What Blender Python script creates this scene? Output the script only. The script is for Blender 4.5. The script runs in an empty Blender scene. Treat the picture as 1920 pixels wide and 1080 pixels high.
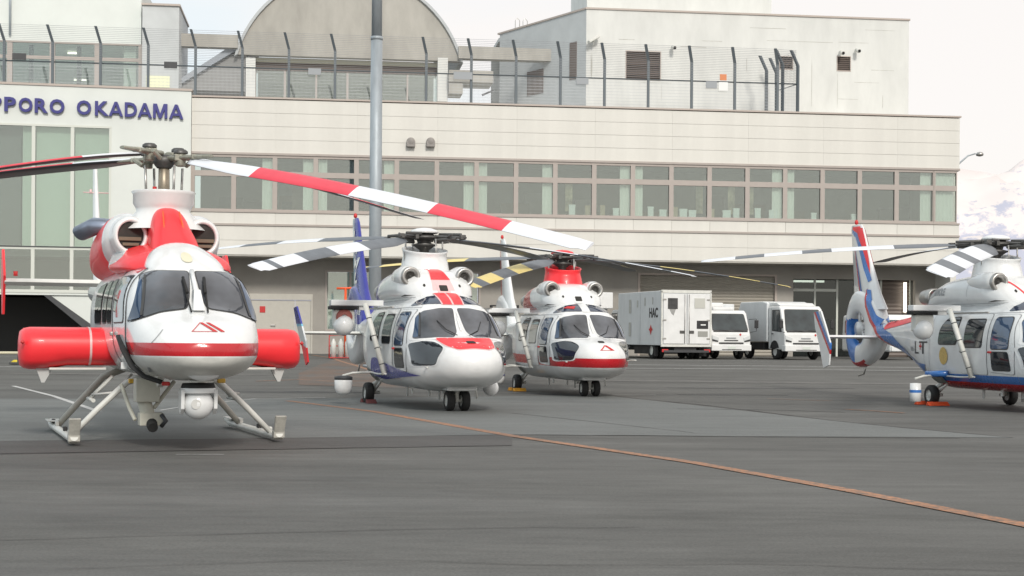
import bpy, bmesh, math, random
from mathutils import Vector, Matrix
from mathutils.bvhtree import BVHTree
random.seed(7)
R = math.radians
SC = bpy.context.scene
COL = SC.collection
# ------------------------------------------------------------------ camera
F_PX, CX, HY, EYE, ROLL = 2800.0, 960.0, 631.0, 1.45, 0.0073
cam = bpy.data.objects.new('camera', bpy.data.cameras.new('camera'))
COL.objects.link(cam)
cam.location = (0, 0, EYE)
cam.rotation_euler = (R(90), -ROLL, 0)
cam.data.sensor_width = 36.0
cam.data.lens = 36.0 * F_PX / 1920.0
cam.data.shift_y = (HY - 540.0) / 1920.0
cam.data.clip_start = 0.1
cam.data.clip_end = 20000.0
SC.camera = cam
# ------------------------------------------------------------------ world, sun, exposure
SUN_EL, SUN_AZ = 33.0, 165.0          # azimuth clockwise from +Y: behind the camera, a little to the right
world = bpy.data.worlds.new('World')
SC.world = world
world.use_nodes = True
wn, wl = world.node_tree.nodes, world.node_tree.links
wn.clear()
w_out = wn.new('ShaderNodeOutputWorld'); w_bg = wn.new('ShaderNodeBackground')
w_sky = wn.new('ShaderNodeTexSky'); w_sky.sky_type = 'NISHITA'; w_sky.sun_disc = False
w_sky.sun_elevation = R(SUN_EL); w_sky.sun_rotation = R(SUN_AZ)
w_sky.dust_density = 2.0
w_tc = wn.new('ShaderNodeTexCoord')
w_map = wn.new('ShaderNodeMapping'); w_map.inputs['Scale'].default_value = (1.4, 1.4, 5.0)
w_noise = wn.new('ShaderNodeTexNoise'); w_noise.inputs['Scale'].default_value = 1.7
w_noise.inputs['Detail'].default_value = 5; w_noise.inputs['Roughness'].default_value = .5
w_ramp = wn.new('ShaderNodeValToRGB')
w_ramp.color_ramp.elements[0].position = .35; w_ramp.color_ramp.elements[0].color = (8.3, 9.2, 9.6, 1)
w_ramp.color_ramp.elements[1].position = .62; w_ramp.color_ramp.elements[1].color = (10.0, 9.5, 9.1, 1)
w_mix = wn.new('ShaderNodeMixRGB'); w_mix.inputs[0].default_value = .88
wl.new(w_tc.outputs['Generated'], w_map.inputs['Vector']); wl.new(w_map.outputs[0], w_noise.inputs['Vector'])
w_sx = wn.new('ShaderNodeSeparateXYZ'); wl.new(w_tc.outputs['Generated'], w_sx.inputs[0])
w_ma = wn.new('ShaderNodeMath'); w_ma.operation = 'MULTIPLY_ADD'; w_ma.inputs[1].default_value = .55; wl.new(w_sx.outputs['X'], w_ma.inputs[0]); wl.new(w_noise.outputs['Fac'], w_ma.inputs[2])
wl.new(w_ma.outputs[0], w_ramp.inputs[0])
wl.new(w_sky.outputs[0], w_mix.inputs[1]); wl.new(w_ramp.outputs[0], w_mix.inputs[2])
wl.new(w_mix.outputs[0], w_bg.inputs['Color']); w_bg.inputs['Strength'].default_value = .1
wl.new(w_bg.outputs[0], w_out.inputs['Surface'])
sd = bpy.data.lights.new('sun', 'SUN'); sd.energy = 2.2; sd.angle = R(10); sd.color = (1, .95, .87)
sun = bpy.data.objects.new('sun', sd); COL.objects.link(sun)
sun.rotation_euler = (R(90 - SUN_EL), 0, R(180 - SUN_AZ))
sun.location = (20, -30, 40)
SC.view_settings.view_transform = 'Standard'
SC.view_settings.look = 'None'
SC.view_settings.gamma = 1.0
SC.view_settings.exposure = 0.1
SC.view_settings.use_curve_mapping = False
# ------------------------------------------------------------------ helpers
def ray(px, py):
    x0, y0 = px - CX, HY - py
    c, s = math.cos(ROLL), math.sin(ROLL)
    return (x0 * c - y0 * s) / F_PX, (x0 * s + y0 * c) / F_PX
def P(px, py, d):
    rx, rz = ray(px, py)
    return Vector((rx * d, d, EYE + rz * d))
def gz(d):                                   # the apron rises gently towards the terminal
    t = min(1, max(0, (d - 40) / 20.0))
    return .55 * t * t * (3 - 2 * t)
def G(px, py):                               # pixel to point on the apron
    rx, rz = ray(px, py)
    lo, hi = 2.0, 90.0
    for _ in range(60):
        m = (lo + hi) / 2
        if EYE + rz * m > gz(m): lo = m
        else: hi = m
    return Vector((rx * lo, lo, gz(lo)))
class Frame:                                 # a vertical wall plane: origin, angle
    def __init__(s, o, tanb):
        s.o = Vector((o[0], o[1])); s.b = math.atan(tanb)
        s.eu = Vector((math.cos(s.b), math.sin(s.b))); s.ew = Vector((-math.sin(s.b), math.cos(s.b)))
    def uz(s, px, py, w=0.0):
        rx, rz = ray(px, py)
        t = (s.o.dot(s.ew) + w) / (Vector((rx, 1)).dot(s.ew))
        p = Vector((rx * t, t)) - s.o
        return p.dot(s.eu), EYE + rz * t
    def u(s, px, py=400, w=0.0): return s.uz(px, py, w)[0]
    def z(s, px, py, w=0.0): return s.uz(px, py, w)[1]
    def world(s, u, w, z=0):
        p = s.o + s.eu * u + s.ew * w
        return Vector((p.x, p.y, z))
def tag(o, label=None, cat=None, group=None, kind=None):
    if label: o['label'] = label
    if cat: o['category'] = cat
    if group: o['group'] = group
    if kind: o['kind'] = kind
    return o
def empty(name, loc=(0, 0, 0), rz=0.0, label=None, cat=None, group=None):
    o = bpy.data.objects.new(name, None); COL.objects.link(o)
    o.location = loc; o.rotation_euler = (0, 0, rz); o.empty_display_size = .2
    return tag(o, label, cat, group)
def copy_tree(o, parent=None):
    c = o.copy(); COL.objects.link(c)
    if parent: c.parent = parent
    for ch in list(o.children): copy_tree(ch, c)
    return c
class MB:
    """collects geometry; build() links it as one mesh object"""
    def __init__(s): s.v = []; s.f = []; s.m = []; s.sm = []
    def add(s, vs, fs, mi=0, smooth=False):
        b = len(s.v); s.v += [tuple(v) for v in vs]
        for f in fs:
            s.f.append([b + i for i in f]); s.m.append(mi); s.sm.append(smooth)
        return s
    def box(s, a, b, mi=0):
        x0, x1 = sorted((a[0], b[0])); y0, y1 = sorted((a[1], b[1])); z0, z1 = sorted((a[2], b[2]))
        return s.add([(x0,y0,z0),(x1,y0,z0),(x1,y1,z0),(x0,y1,z0),(x0,y0,z1),(x1,y0,z1),(x1,y1,z1),(x0,y1,z1)],
                     [(0,3,2,1),(4,5,6,7),(0,1,5,4),(1,2,6,5),(2,3,7,6),(3,0,4,7)], mi)
    def cbox(s, c, size, mi=0):
        return s.box([c[i] - size[i] / 2 for i in range(3)], [c[i] + size[i] / 2 for i in range(3)], mi)
    def tube(s, pts, rad, n=10, mi=0, caps=True, smooth=True, squash=1.0):
        pts = [Vector(p) for p in pts]
        if not isinstance(rad, (list, tuple)): rad = [rad] * len(pts)
        vs = []; up = None
        for i, p in enumerate(pts):
            d = (pts[min(i + 1, len(pts) - 1)] - pts[max(i - 1, 0)]).normalized()
            if up is None:
                up = Vector((0, 0, 1)) if abs(d.z) < .9 else Vector((1, 0, 0))
            a = d.cross(up).normalized(); bb = a.cross(d).normalized(); up = bb
            for k in range(n):
                t = 2 * math.pi * k / n
                vs.append(p + (a * math.cos(t) + bb * math.sin(t) * squash) * rad[i])
        fs = [(i*n+k, i*n+(k+1)%n, (i+1)*n+(k+1)%n, (i+1)*n+k) for i in range(len(pts)-1) for k in range(n)]
        s.add(vs, fs, mi, smooth)
        if caps:
            b = len(s.v) - len(vs)
            s.f.append([b + k for k in range(n)][::-1]); s.m.append(mi); s.sm.append(False)
            s.f.append([b + (len(pts)-1)*n + k for k in range(n)]); s.m.append(mi); s.sm.append(False)
        return s
    def lathe(s, prof, o=(0,0,0), ax='z', n=24, mi=0, smooth=True):
        """prof: list of (r, h) along the axis"""
        vs = []
        for r, h in prof:
            for k in range(n):
                t = 2*math.pi*k/n; a, b = r*math.cos(t), r*math.sin(t)
                p = {'z': (a, b, h), 'y': (a, h, b), 'x': (h, a, b)}[ax]
                vs.append((p[0]+o[0], p[1]+o[1], p[2]+o[2]))
        fs = [(i*n+k, i*n+(k+1)%n, (i+1)*n+(k+1)%n, (i+1)*n+k) for i in range(len(prof)-1) for k in range(n)]
        return s.add(vs, fs, mi, smooth)
    def prism(s, poly, a0, a1, ax='y', mi=0, smooth=False):
        """poly: 2D outline; extruded along ax from a0 to a1 (ax y: poly is (x,z); ax x: (y,z); ax z: (x,y))"""
        n = len(poly)
        def q(p, h): return {'y': (p[0], h, p[1]), 'x': (h, p[0], p[1]), 'z': (p[0], p[1], h)}[ax]
        vs = [q(p, a0) for p in poly] + [q(p, a1) for p in poly]
        fs = [tuple(range(n)), tuple(range(2*n-1, n-1, -1))] + [(i, n+i, n+(i+1) % n, (i+1) % n) for i in range(n)]
        return s.add(vs, fs, mi, smooth)
    def build(s, name, mats, parent=None, bevel=0, auto=None, recalc=True):
        me = bpy.data.meshes.new(name); me.from_pydata(s.v, [], s.f)
        for m in (mats if isinstance(mats, (list, tuple)) else [mats]): me.materials.append(m)
        me.polygons.foreach_set('material_index', s.m); me.polygons.foreach_set('use_smooth', s.sm)
        me.validate(clean_customdata=False)
        if recalc:
            bm = bmesh.new(); bm.from_mesh(me); bmesh.ops.recalc_face_normals(bm, faces=bm.faces); bm.to_mesh(me); bm.free()
        return link(name, me, parent, bevel)
def link(name, me, parent=None, bevel=0):
    o = bpy.data.objects.new(name, me); COL.objects.link(o)
    if parent: o.parent = parent
    if bevel:
        b = o.modifiers.new('bevel', 'BEVEL'); b.width = bevel; b.segments = 2; b.limit_method = 'ANGLE'; b.angle_limit = R(40)
        b.harden_normals = False
    return o
def lerp(a, b, t): return a + (b - a) * t
def smooth_rows(rows, n):
    """rows of numbers keyed by the first entry: monotone cubic resampling into n rows"""
    rows = sorted(rows, key=lambda r: -r[0]); xs = [r[0] for r in rows]; k = len(rows)
    cols = list(zip(*rows)); out = []
    def slopes(ys):
        d = [(ys[i+1]-ys[i])/(xs[i+1]-xs[i]) for i in range(k-1)]
        m = [d[0]] + [0 if d[i-1]*d[i] <= 0 else 2*d[i-1]*d[i]/(d[i-1]+d[i]) for i in range(1, k-1)] + [d[-1]]
        return m
    ms = [slopes(c) for c in cols]
    tot = []
    for i in range(k-1):
        q = max(2, int(round(n * abs(xs[i+1]-xs[i]) / abs(xs[-1]-xs[0])))) if n else 2
        q = max(q, 3)
        for j in range(q): tot.append((i, j / q))
    tot.append((k-2, 1.0))
    for i, t in tot:
        h = xs[i+1]-xs[i]; r = []
        for c, m in zip(cols, ms):
            h00 = 2*t**3-3*t*t+1; h10 = t**3-2*t*t+t; h01 = -2*t**3+3*t*t; h11 = t**3-t*t
            r.append(h00*c[i]+h10*h*m[i]+h01*c[i+1]+h11*h*m[i+1])
        out.append(r)
    return out
def sgnpow(v, e): return math.copysign(abs(v) ** e, v)
def loft(rows, nring=56, n=70, yoff=0.0):
    """rows: (x, z_bottom, z_top, half_width, exponent_top, exponent_bottom, height fraction of the widest line) -> bmesh"""
    st = smooth_rows(rows, n); bm = bmesh.new(); rings = []
    for x, zb, zt, w, nt, nb, fz in st:
        zc = zb + (zt - zb) * fz; ring = []
        for k in range(nring):
            t = 2*math.pi*(k+.5)/nring; c, s_ = math.cos(t), math.sin(t)
            e = nt if s_ > 0 else nb
            ring.append(bm.verts.new((x, yoff + w*sgnpow(c, 2/e), zc + (zt-zc if s_ > 0 else zc-zb)*sgnpow(s_, 2/e))))
        rings.append(ring)
    for a, b in zip(rings, rings[1:]):
        for k in range(nring): bm.faces.new((a[k], a[(k+1) % nring], b[(k+1) % nring], b[k]))
    for ring in (rings[0], rings[-1]): bm.faces.new(ring)
    bmesh.ops.recalc_face_normals(bm, faces=bm.faces)
    for f in bm.faces: f.smooth = True
    return bm
def bm_object(name, bm, mats, parent=None, planes=(), paint=None, bevel=0):
    for co, no in planes:
        bmesh.ops.bisect_plane(bm, geom=bm.verts[:]+bm.edges[:]+bm.faces[:], plane_co=co, plane_no=no)
    if paint:
        for f in bm.faces:
            f.material_index = paint(f.calc_center_median())
    me = bpy.data.meshes.new(name); bm.to_mesh(me); bm.free()
    for m in (mats if isinstance(mats, (list, tuple)) else [mats]): me.materials.append(m)
    return link(name, me, parent, bevel)
def bvh_of(*objs):
    vs, fs = [], []
    for o in objs:
        b = len(vs); vs += [v.co.copy() for v in o.data.vertices]; fs += [[b+i for i in p.vertices] for p in o.data.polygons]
    return BVHTree.FromPolygons(vs, fs)
def chaikin(poly, it=2, closed=True):
    for _ in range(it):
        q = []
        for i in range(len(poly)):
            a, b = poly[i], poly[(i+1) % len(poly)]
            q.append((a[0]*.75+b[0]*.25, a[1]*.75+b[1]*.25)); q.append((a[0]*.25+b[0]*.75, a[1]*.25+b[1]*.75))
        poly = q
    return poly
def rnd(poly, r=.05):
    """round the corners of a polygon by about r"""
    out = []
    n = len(poly)
    for i in range(n):
        p, a, b = Vector(poly[i]), Vector(poly[i-1]), Vector(poly[(i+1) % n])
        da, db = (a-p), (b-p); ra = min(r, da.length*.45); rb = min(r, db.length*.45)
        s, e = p+da.normalized()*ra, p+db.normalized()*rb
        for t in (0, .33, .67, 1):
            q = s*(1-t)**2 + p*2*t*(1-t) + e*t*t; out.append((q.x, q.y))
    return out
def grow(poly, d):
    """offset a polygon outwards by d"""
    n = len(poly); area = sum(poly[i][0]*poly[(i+1) % n][1]-poly[(i+1) % n][0]*poly[i][1] for i in range(n))
    sg = 1 if area > 0 else -1; out = []
    for i in range(n):
        p, a, b = Vector(poly[i]), Vector(poly[i-1]), Vector(poly[(i+1) % n])
        e1, e2 = (p-a).normalized(), (b-p).normalized()
        n1, n2 = Vector((e1.y, -e1.x))*sg, Vector((e2.y, -e2.x))*sg
        nn = (n1+n2)
        if nn.length < 1e-4: nn = n1
        nn.normalize(); k = d/max(.35, nn.dot(n1)); q = p+nn*k; out.append((q.x, q.y))
    return out
def decal(name, bvh, poly, view, mat, parent, off=.006, cell=.06, thick=0.0, flat=None):
    """wraps a flat outline onto a curved hull; view: front (y,z) | left/right (x,z) | top (x,y)"""
    bm = bmesh.new()
    polys = poly if isinstance(poly[0][0], (list, tuple)) else [poly]
    for pl in polys: bm.faces.new([bm.verts.new((p[0], p[1], 0)) for p in pl])
    bmesh.ops.triangulate(bm, faces=bm.faces[:])
    for ax in (0, 1):
        lo = min(v.co[ax] for v in bm.verts); hi = max(v.co[ax] for v in bm.verts); k = lo + cell
        while k < hi:
            co = [0, 0, 0]; co[ax] = k; no = [0, 0, 0]; no[ax] = 1
            bmesh.ops.bisect_plane(bm, geom=bm.verts[:]+bm.edges[:]+bm.faces[:], plane_co=co, plane_no=no); k += cell
    dead = []
    for v in bm.verts:
        a, b = v.co.x, v.co.y
        o, d = {'front': ((12, a, b), (-1, 0, 0)), 'back': ((-14, a, b), (1, 0, 0)), 'left': ((a, 8, b), (0, -1, 0)),
                'right': ((a, -8, b), (0, 1, 0)), 'top': ((a, b, 9), (0, 0, -1))}[view]
        hit = bvh.ray_cast(Vector(o), Vector(d))
        if hit[0] is None:
            q = {'front': Vector((3.2, a, b)), 'back': Vector((-6, a, b)), 'left': Vector((a, .25, b)), 'right': Vector((a, -.25, b)), 'top': Vector((a, b, 2.2))}[view]
            hit = bvh.find_nearest(q)
            if hit[0] is None or (hit[0]-q).length > .45: dead.append(v); continue
        nrm = hit[1]
        if nrm.dot(Vector(d)) > 0: nrm = -nrm
        v.co = hit[0] + nrm * off
    if dead: bmesh.ops.delete(bm, geom=dead, context='VERTS')
    bmesh.ops.remove_doubles(bm, verts=bm.verts, dist=.0005)
    bmesh.ops.recalc_face_normals(bm, faces=bm.faces)
    dv = Vector({'front': (-1,0,0), 'back': (1,0,0), 'left': (0,-1,0), 'right': (0,1,0), 'top': (0,0,-1)}[view])
    if bm.faces and sum(f.normal.dot(dv)*f.calc_area() for f in bm.faces) > 0: bmesh.ops.reverse_faces(bm, faces=bm.faces[:])
    for f in bm.faces: f.smooth = True
    me = bpy.data.meshes.new(name); bm.to_mesh(me); bm.free(); me.materials.append(mat)
    o = link(name, me, parent)
    if thick:
        m = o.modifiers.new('solid', 'SOLIDIFY'); m.thickness = thick; m.offset = -1
    return o
def text_polys(txt, size=1.0, bold=0.0):
    """mesh of a word from the built-in font, flat in x,y; returns (verts, faces)"""
    cu = bpy.data.curves.new('t', 'FONT'); cu.body = txt; cu.size = size; cu.offset = bold; cu.resolution_u = 3
    cu.align_x = 'CENTER'; cu.align_y = 'CENTER'
    o = bpy.data.objects.new('t', cu); COL.objects.link(o)
    dg = bpy.context.evaluated_depsgraph_get(); me = bpy.data.meshes.new_from_object(o.evaluated_get(dg))
    vs = [v.co.copy() for v in me.vertices]; fs = [list(p.vertices) for p in me.polygons]
    bpy.data.objects.remove(o); bpy.data.curves.remove(cu); bpy.data.meshes.remove(me)
    return vs, fs
def text_decal(name, txt, bvh, view, mat, parent, at, width, height, bold=.02, off=.008, flip=False, slant=0.0, rot=0.0):
    vs, fs = text_polys(txt, 1.0, bold)
    x0, x1 = min(v.x for v in vs), max(v.x for v in vs); y0, y1 = min(v.y for v in vs), max(v.y for v in vs)
    out = []; keep = []
    for v in vs:
        a = ((v.x-(x0+x1)/2)/(x1-x0))*width; b = ((v.y-(y0+y1)/2)/(y1-y0))*height; a += slant*b
        if flip: a = -a
        a, b = a*math.cos(rot)-b*math.sin(rot), a*math.sin(rot)+b*math.cos(rot)
        a += at[0]; b += at[1]
        if bvh is None:
            out.append((a, b)); continue
        o, d = {'front': ((12, a, b), (-1, 0, 0)), 'left': ((a, 8, b), (0, -1, 0)), 'right': ((a, -8, b), (0, 1, 0)),
                'back': ((-14, a, b), (1, 0, 0))}[view]
        h = bvh.ray_cast(Vector(o), Vector(d))
        out.append(h[0]+(h[1] if h[1].dot(Vector(d)) < 0 else -h[1])*off if h[0] else None)
    fs = [f for f in fs if all(out[i] is not None for i in f)]
    out = [p if p is not None else (0, 0, 0) for p in out]
    me = bpy.data.meshes.new(name); me.from_pydata([tuple(p) for p in out], [], fs); me.materials.append(mat)
    return link(name, me, parent)
# ------------------------------------------------------------------ materials
MATS = {}
def mat(name, col, rough=.5, metal=0.0, coat=0.0, var=0.0, vscale=4.0, bump=0.0, bscale=30.0, spec=.5, emit=0.0, dirt=0.0, stretch=(1,1,1)):
    if name in MATS: return MATS[name]
    m = bpy.data.materials.new(name); m.use_nodes = True; nt = m.node_tree; b = nt.nodes['Principled BSDF']
    c = (*col, 1); b.inputs['Base Color'].default_value = c; b.inputs['Roughness'].default_value = rough
    b.inputs['Metallic'].default_value = metal; b.inputs['Specular IOR Level'].default_value = spec
    b.inputs['Coat Weight'].default_value = coat; b.inputs['Coat Roughness'].default_value = .06
    if emit: b.inputs['Emission Color'].default_value = c; b.inputs['Emission Strength'].default_value = emit
    if var or bump or dirt:
        tc = nt.nodes.new('ShaderNodeTexCoord'); mp = nt.nodes.new('ShaderNodeMapping'); mp.inputs['Scale'].default_value = stretch
        nt.links.new(tc.outputs['Object'], mp.inputs[0])
    if var or dirt:
        n = nt.nodes.new('ShaderNodeTexNoise'); n.inputs['Scale'].default_value = vscale; n.inputs['Detail'].default_value = 6
        n.inputs['Roughness'].default_value = .62
        nt.links.new(mp.outputs[0], n.inputs['Vector'])
        r = nt.nodes.new('ShaderNodeMapRange'); r.inputs[1].default_value = .3; r.inputs[2].default_value = .7
        r.inputs[3].default_value = 1-var-dirt; r.inputs[4].default_value = 1+var
        nt.links.new(n.outputs['Fac'], r.inputs[0])
        mx = nt.nodes.new('ShaderNodeVectorMath'); mx.operation = 'SCALE'; mx.inputs[0].default_value = col
        nt.links.new(r.outputs[0], mx.inputs['Scale']); nt.links.new(mx.outputs[0], b.inputs['Base Color'])
        r2 = nt.nodes.new('ShaderNodeMapRange'); r2.inputs[3].default_value = min(1, rough*1.25+.03); r2.inputs[4].default_value = rough*.85
        nt.links.new(n.outputs['Fac'], r2.inputs[0]); nt.links.new(r2.outputs[0], b.inputs['Roughness'])
    if bump:
        n2 = nt.nodes.new('ShaderNodeTexNoise'); n2.inputs['Scale'].default_value = bscale; n2.inputs['Detail'].default_value = 4
        nt.links.new(mp.outputs[0], n2.inputs['Vector'])
        bp = nt.nodes.new('ShaderNodeBump'); bp.inputs['Strength'].default_value = bump; bp.inputs['Distance'].default_value = .02
        nt.links.new(n2.outputs['Fac'], bp.inputs['Height']); nt.links.new(bp.outputs[0], b.inputs['Normal'])
    MATS[name] = m
    return m
WHITE = mat('white gloss paint', (.77, .78, .78), .22, coat=.5, var=.02, dirt=.05, vscale=3)
OFFW = mat('off white equipment paint', (.68, .68, .64), .35, var=.03, dirt=.1, vscale=6)
REDP = mat('fluorescent red paint', (.92, .035, .045), .35, coat=.12, var=.04, vscale=3)
ORGP = mat('faded orange paint', (.9, .12, .03), .4, var=.05, vscale=4)
REDD = mat('deep red paint', (.48, .012, .02), .25, coat=.5, var=.05)
BLUEP = mat('navy paint', (.035, .04, .3), .25, coat=.5, var=.05)
BLUEM = mat('mid blue paint', (.04, .17, .5), .25, coat=.5, var=.05)
CYANP = mat('pale cyan paint', (.2, .5, .68), .3, coat=.4)
BLACK = mat('black rubber', (.018, .018, .018), .7, var=.2, bump=.2)
DGREY = mat('dark grey paint', (.05, .052, .056), .5, var=.12)
BGREY = mat('blade grey paint', (.14, .155, .175), .45, var=.08)
BWHITE = mat('blade white paint', (.72, .75, .8), .4, var=.03)
BYEL = mat('blade yellow paint', (.78, .64, .26), .45, var=.05)
BRED = mat('blade red paint', (.68, .06, .09), .45, var=.06)
METAL = mat('bare metal', (.45, .44, .42), .35, metal=.8, var=.12, vscale=12)
DMETAL = mat('rotor head metal', (.10, .098, .095), .45, metal=.5, var=.2, vscale=15)
BRONZE = mat('mast metal', (.36, .31, .24), .4, metal=.6, var=.1)
GALV = mat('galvanised steel', (.36, .4, .43), .5, metal=.3, var=.12, vscale=3, dirt=.1, stretch=(1,1,.25))
HOLE = mat('dark intake', (.03, .028, .025), .8, var=.2)
PINK = mat('pale pink surround paint', (.75, .5, .5), .3)
GOLD = mat('gold emblem', (.6, .42, .14), .45, var=.2, vscale=30)
GREYT = mat('grey lettering', (.3, .31, .32), .5)
BLKT = mat('black lettering', (.03, .03, .035), .5)
SEAL = mat('window seal', (.05, .05, .05), .5)
def glass_dark(name, col, rough=.05, inner=.5):
    m = bpy.data.materials.new(name); m.use_nodes = True; nt = m.node_tree; b = nt.nodes['Principled BSDF']
    b.inputs['Roughness'].default_value = rough; b.inputs['IOR'].default_value = 1.55
    b.inputs['Specular IOR Level'].default_value = .6; b.inputs['Coat Weight'].default_value = .4; b.inputs['Coat Roughness'].default_value = .03
    tc = nt.nodes.new('ShaderNodeTexCoord'); n = nt.nodes.new('ShaderNodeTexNoise'); n.inputs['Scale'].default_value = 1.6; n.inputs['Detail'].default_value = 3
    nt.links.new(tc.outputs['Object'], n.inputs['Vector'])
    r = nt.nodes.new('ShaderNodeMapRange'); r.inputs[1].default_value = .3; r.inputs[2].default_value = .7; r.inputs[3].default_value = 1-inner; r.inputs[4].default_value = 1+inner
    nt.links.new(n.outputs['Fac'], r.inputs[0]); v = nt.nodes.new('ShaderNodeVectorMath'); v.operation = 'SCALE'; v.inputs[0].default_value = col
    nt.links.new(r.outputs[0], v.inputs['Scale']); nt.links.new(v.outputs[0], b.inputs['Base Color'])
    return m
GLASS = glass_dark('cockpit glass', (.065, .07, .08), inner=.8)
GLASSB = glass_dark('blue tinted glass', (.05, .085, .15))
GLASSD = glass_dark('dark door glass', (.02, .024, .03))
def glass_clear(name, tint, refl=.2, rough=.02):
    m = bpy.data.materials.new(name); m.use_nodes = True; nt = m.node_tree; nt.nodes.remove(nt.nodes['Principled BSDF'])
    o = nt.nodes['Material Output']; t = nt.nodes.new('ShaderNodeBsdfTransparent'); t.inputs[0].default_value = (*tint, 1)
    g = nt.nodes.new('ShaderNodeBsdfGlossy'); g.inputs['Roughness'].default_value = rough; g.inputs['Color'].default_value = (.94, 1, .985, 1)
    x = nt.nodes.new('ShaderNodeMixShader'); x.inputs[0].default_value = refl
    nt.links.new(t.outputs[0], x.inputs[1]); nt.links.new(g.outputs[0], x.inputs[2]); nt.links.new(x.outputs[0], o.inputs['Surface'])
    return m
WGLASS = glass_clear('window glass', (.80, .85, .82), .17)
DGLASS = glass_clear('entrance glass', (.45, .5, .5), .05)
# ------------------------------------------------------------------ ground, markings, mountain
def asphalt(name, col, var=.16, patch=(1, 1, 1), tint=None, worn=None):
    m = bpy.data.materials.new(name); m.use_nodes = True; nt = m.node_tree; N = nt.nodes; L = nt.links; b = N['Principled BSDF']
    tc = N.new('ShaderNodeTexCoord')
    def noise(scale, st, det=5, rough=.6):
        mp = N.new('ShaderNodeMapping'); mp.inputs['Scale'].default_value = st; L.new(tc.outputs['Object'], mp.inputs[0])
        n = N.new('ShaderNodeTexNoise'); n.inputs['Scale'].default_value = scale; n.inputs['Detail'].default_value = det; n.inputs['Roughness'].default_value = rough
        L.new(mp.outputs[0], n.inputs['Vector']); return n.outputs['Fac']
    def rng(s, a, b_, c, d):
        r = N.new('ShaderNodeMapRange'); r.inputs[1].default_value = a; r.inputs[2].default_value = b_; r.inputs[3].default_value = c; r.inputs[4].default_value = d
        L.new(s, r.inputs[0]); return r.outputs[0]
    def mul(a, b_):
        q = N.new('ShaderNodeMath'); q.operation = 'MULTIPLY'; L.new(a, q.inputs[0]); L.new(b_, q.inputs[1]); return q.outputs[0]
    big = rng(noise(.12, (1, 1.6, 1), 6), .3, .7, 1-var, 1+var)
    streak = rng(noise(.8, (.18, 1.5, 1), 6, .7), .3, .7, 1-var*.7, 1+var*.7)
    fine = rng(noise(38, (1, 1, 1), 4, .85), .25, .75, .62, 1.38)
    mid = rng(noise(2.2, (.5, 1.6, 1), 6, .75), .3, .7, 1-var*.8, 1+var*.8)
    f = mul(mul(big, streak), mul(fine, mid))
    v = N.new('ShaderNodeVectorMath'); v.operation = 'SCALE'; v.inputs[0].default_value = col; L.new(f, v.inputs['Scale'])
    if worn:      # paint worn through to the asphalt
        mx = N.new('ShaderNodeMixRGB'); mx.inputs[2].default_value = (*worn[0], 1); L.new(v.outputs[0], mx.inputs[1])
        k = rng(noise(worn[1], (1, 1, 1), 8, .8), worn[2]-.05, worn[2]+.07, 0, .92); L.new(k, mx.inputs[0]); L.new(mx.outputs[0], b.inputs['Base Color'])
    else: L.new(v.outputs[0], b.inputs['Base Color'])
    L.new(rng(noise(.5, (.3, 1.3, 1), 5), .3, .7, .62, .9), b.inputs['Roughness'])
    b.inputs['Specular IOR Level'].default_value = .3
    bp = N.new('ShaderNodeBump'); bp.inputs['Strength'].default_value = .35; bp.inputs['Distance'].default_value = .006
    L.new(noise(90, (1, 1, 1), 3, .7), bp.inputs['Height']); L.new(bp.outputs[0], b.inputs['Normal'])
    return m
ASPH = asphalt('apron asphalt', (.108, .107, .101), .22)
CONC = asphalt('apron concrete', (.155, .162, .158), .1)
DARKA = asphalt('dark asphalt strip', (.088, .085, .082), .1)
ORANGE = asphalt('worn orange line paint', (.40, .2, .115), .14, worn=((.16, .13, .11), 9, .50))
WLINE = asphalt('worn white line paint', (.5, .5, .49), .1, worn=((.13, .125, .12), 5, .58))
TAR = asphalt('tar sealed crack', (.055, .05, .048), .1)
STAIN = asphalt('damp stain', (.085, .085, .086), .1, worn=((.118, .115, .11), 1.3, .5))
ys = [-60, -20, 0, 10, 20, 30, 36] + [38 + i for i in range(0, 28)] + [70, 80, 100, 150, 250, 500, 1000, 2500, 6000, 14000]
xs = [-6000, -2000, -600, -200, -100, -50, -20, 0, 20, 50, 100, 200, 600, 2000, 6000]
g = MB(); vs = [(x, y, gz(y)) for y in ys for x in xs]
nx = len(xs)
g.add(vs, [(j*nx+i, j*nx+i+1, (j+1)*nx+i+1, (j+1)*nx+i) for j in range(len(ys)-1) for i in range(nx-1)])
tag(g.build('ground', ASPH), kind='structure')
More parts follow.
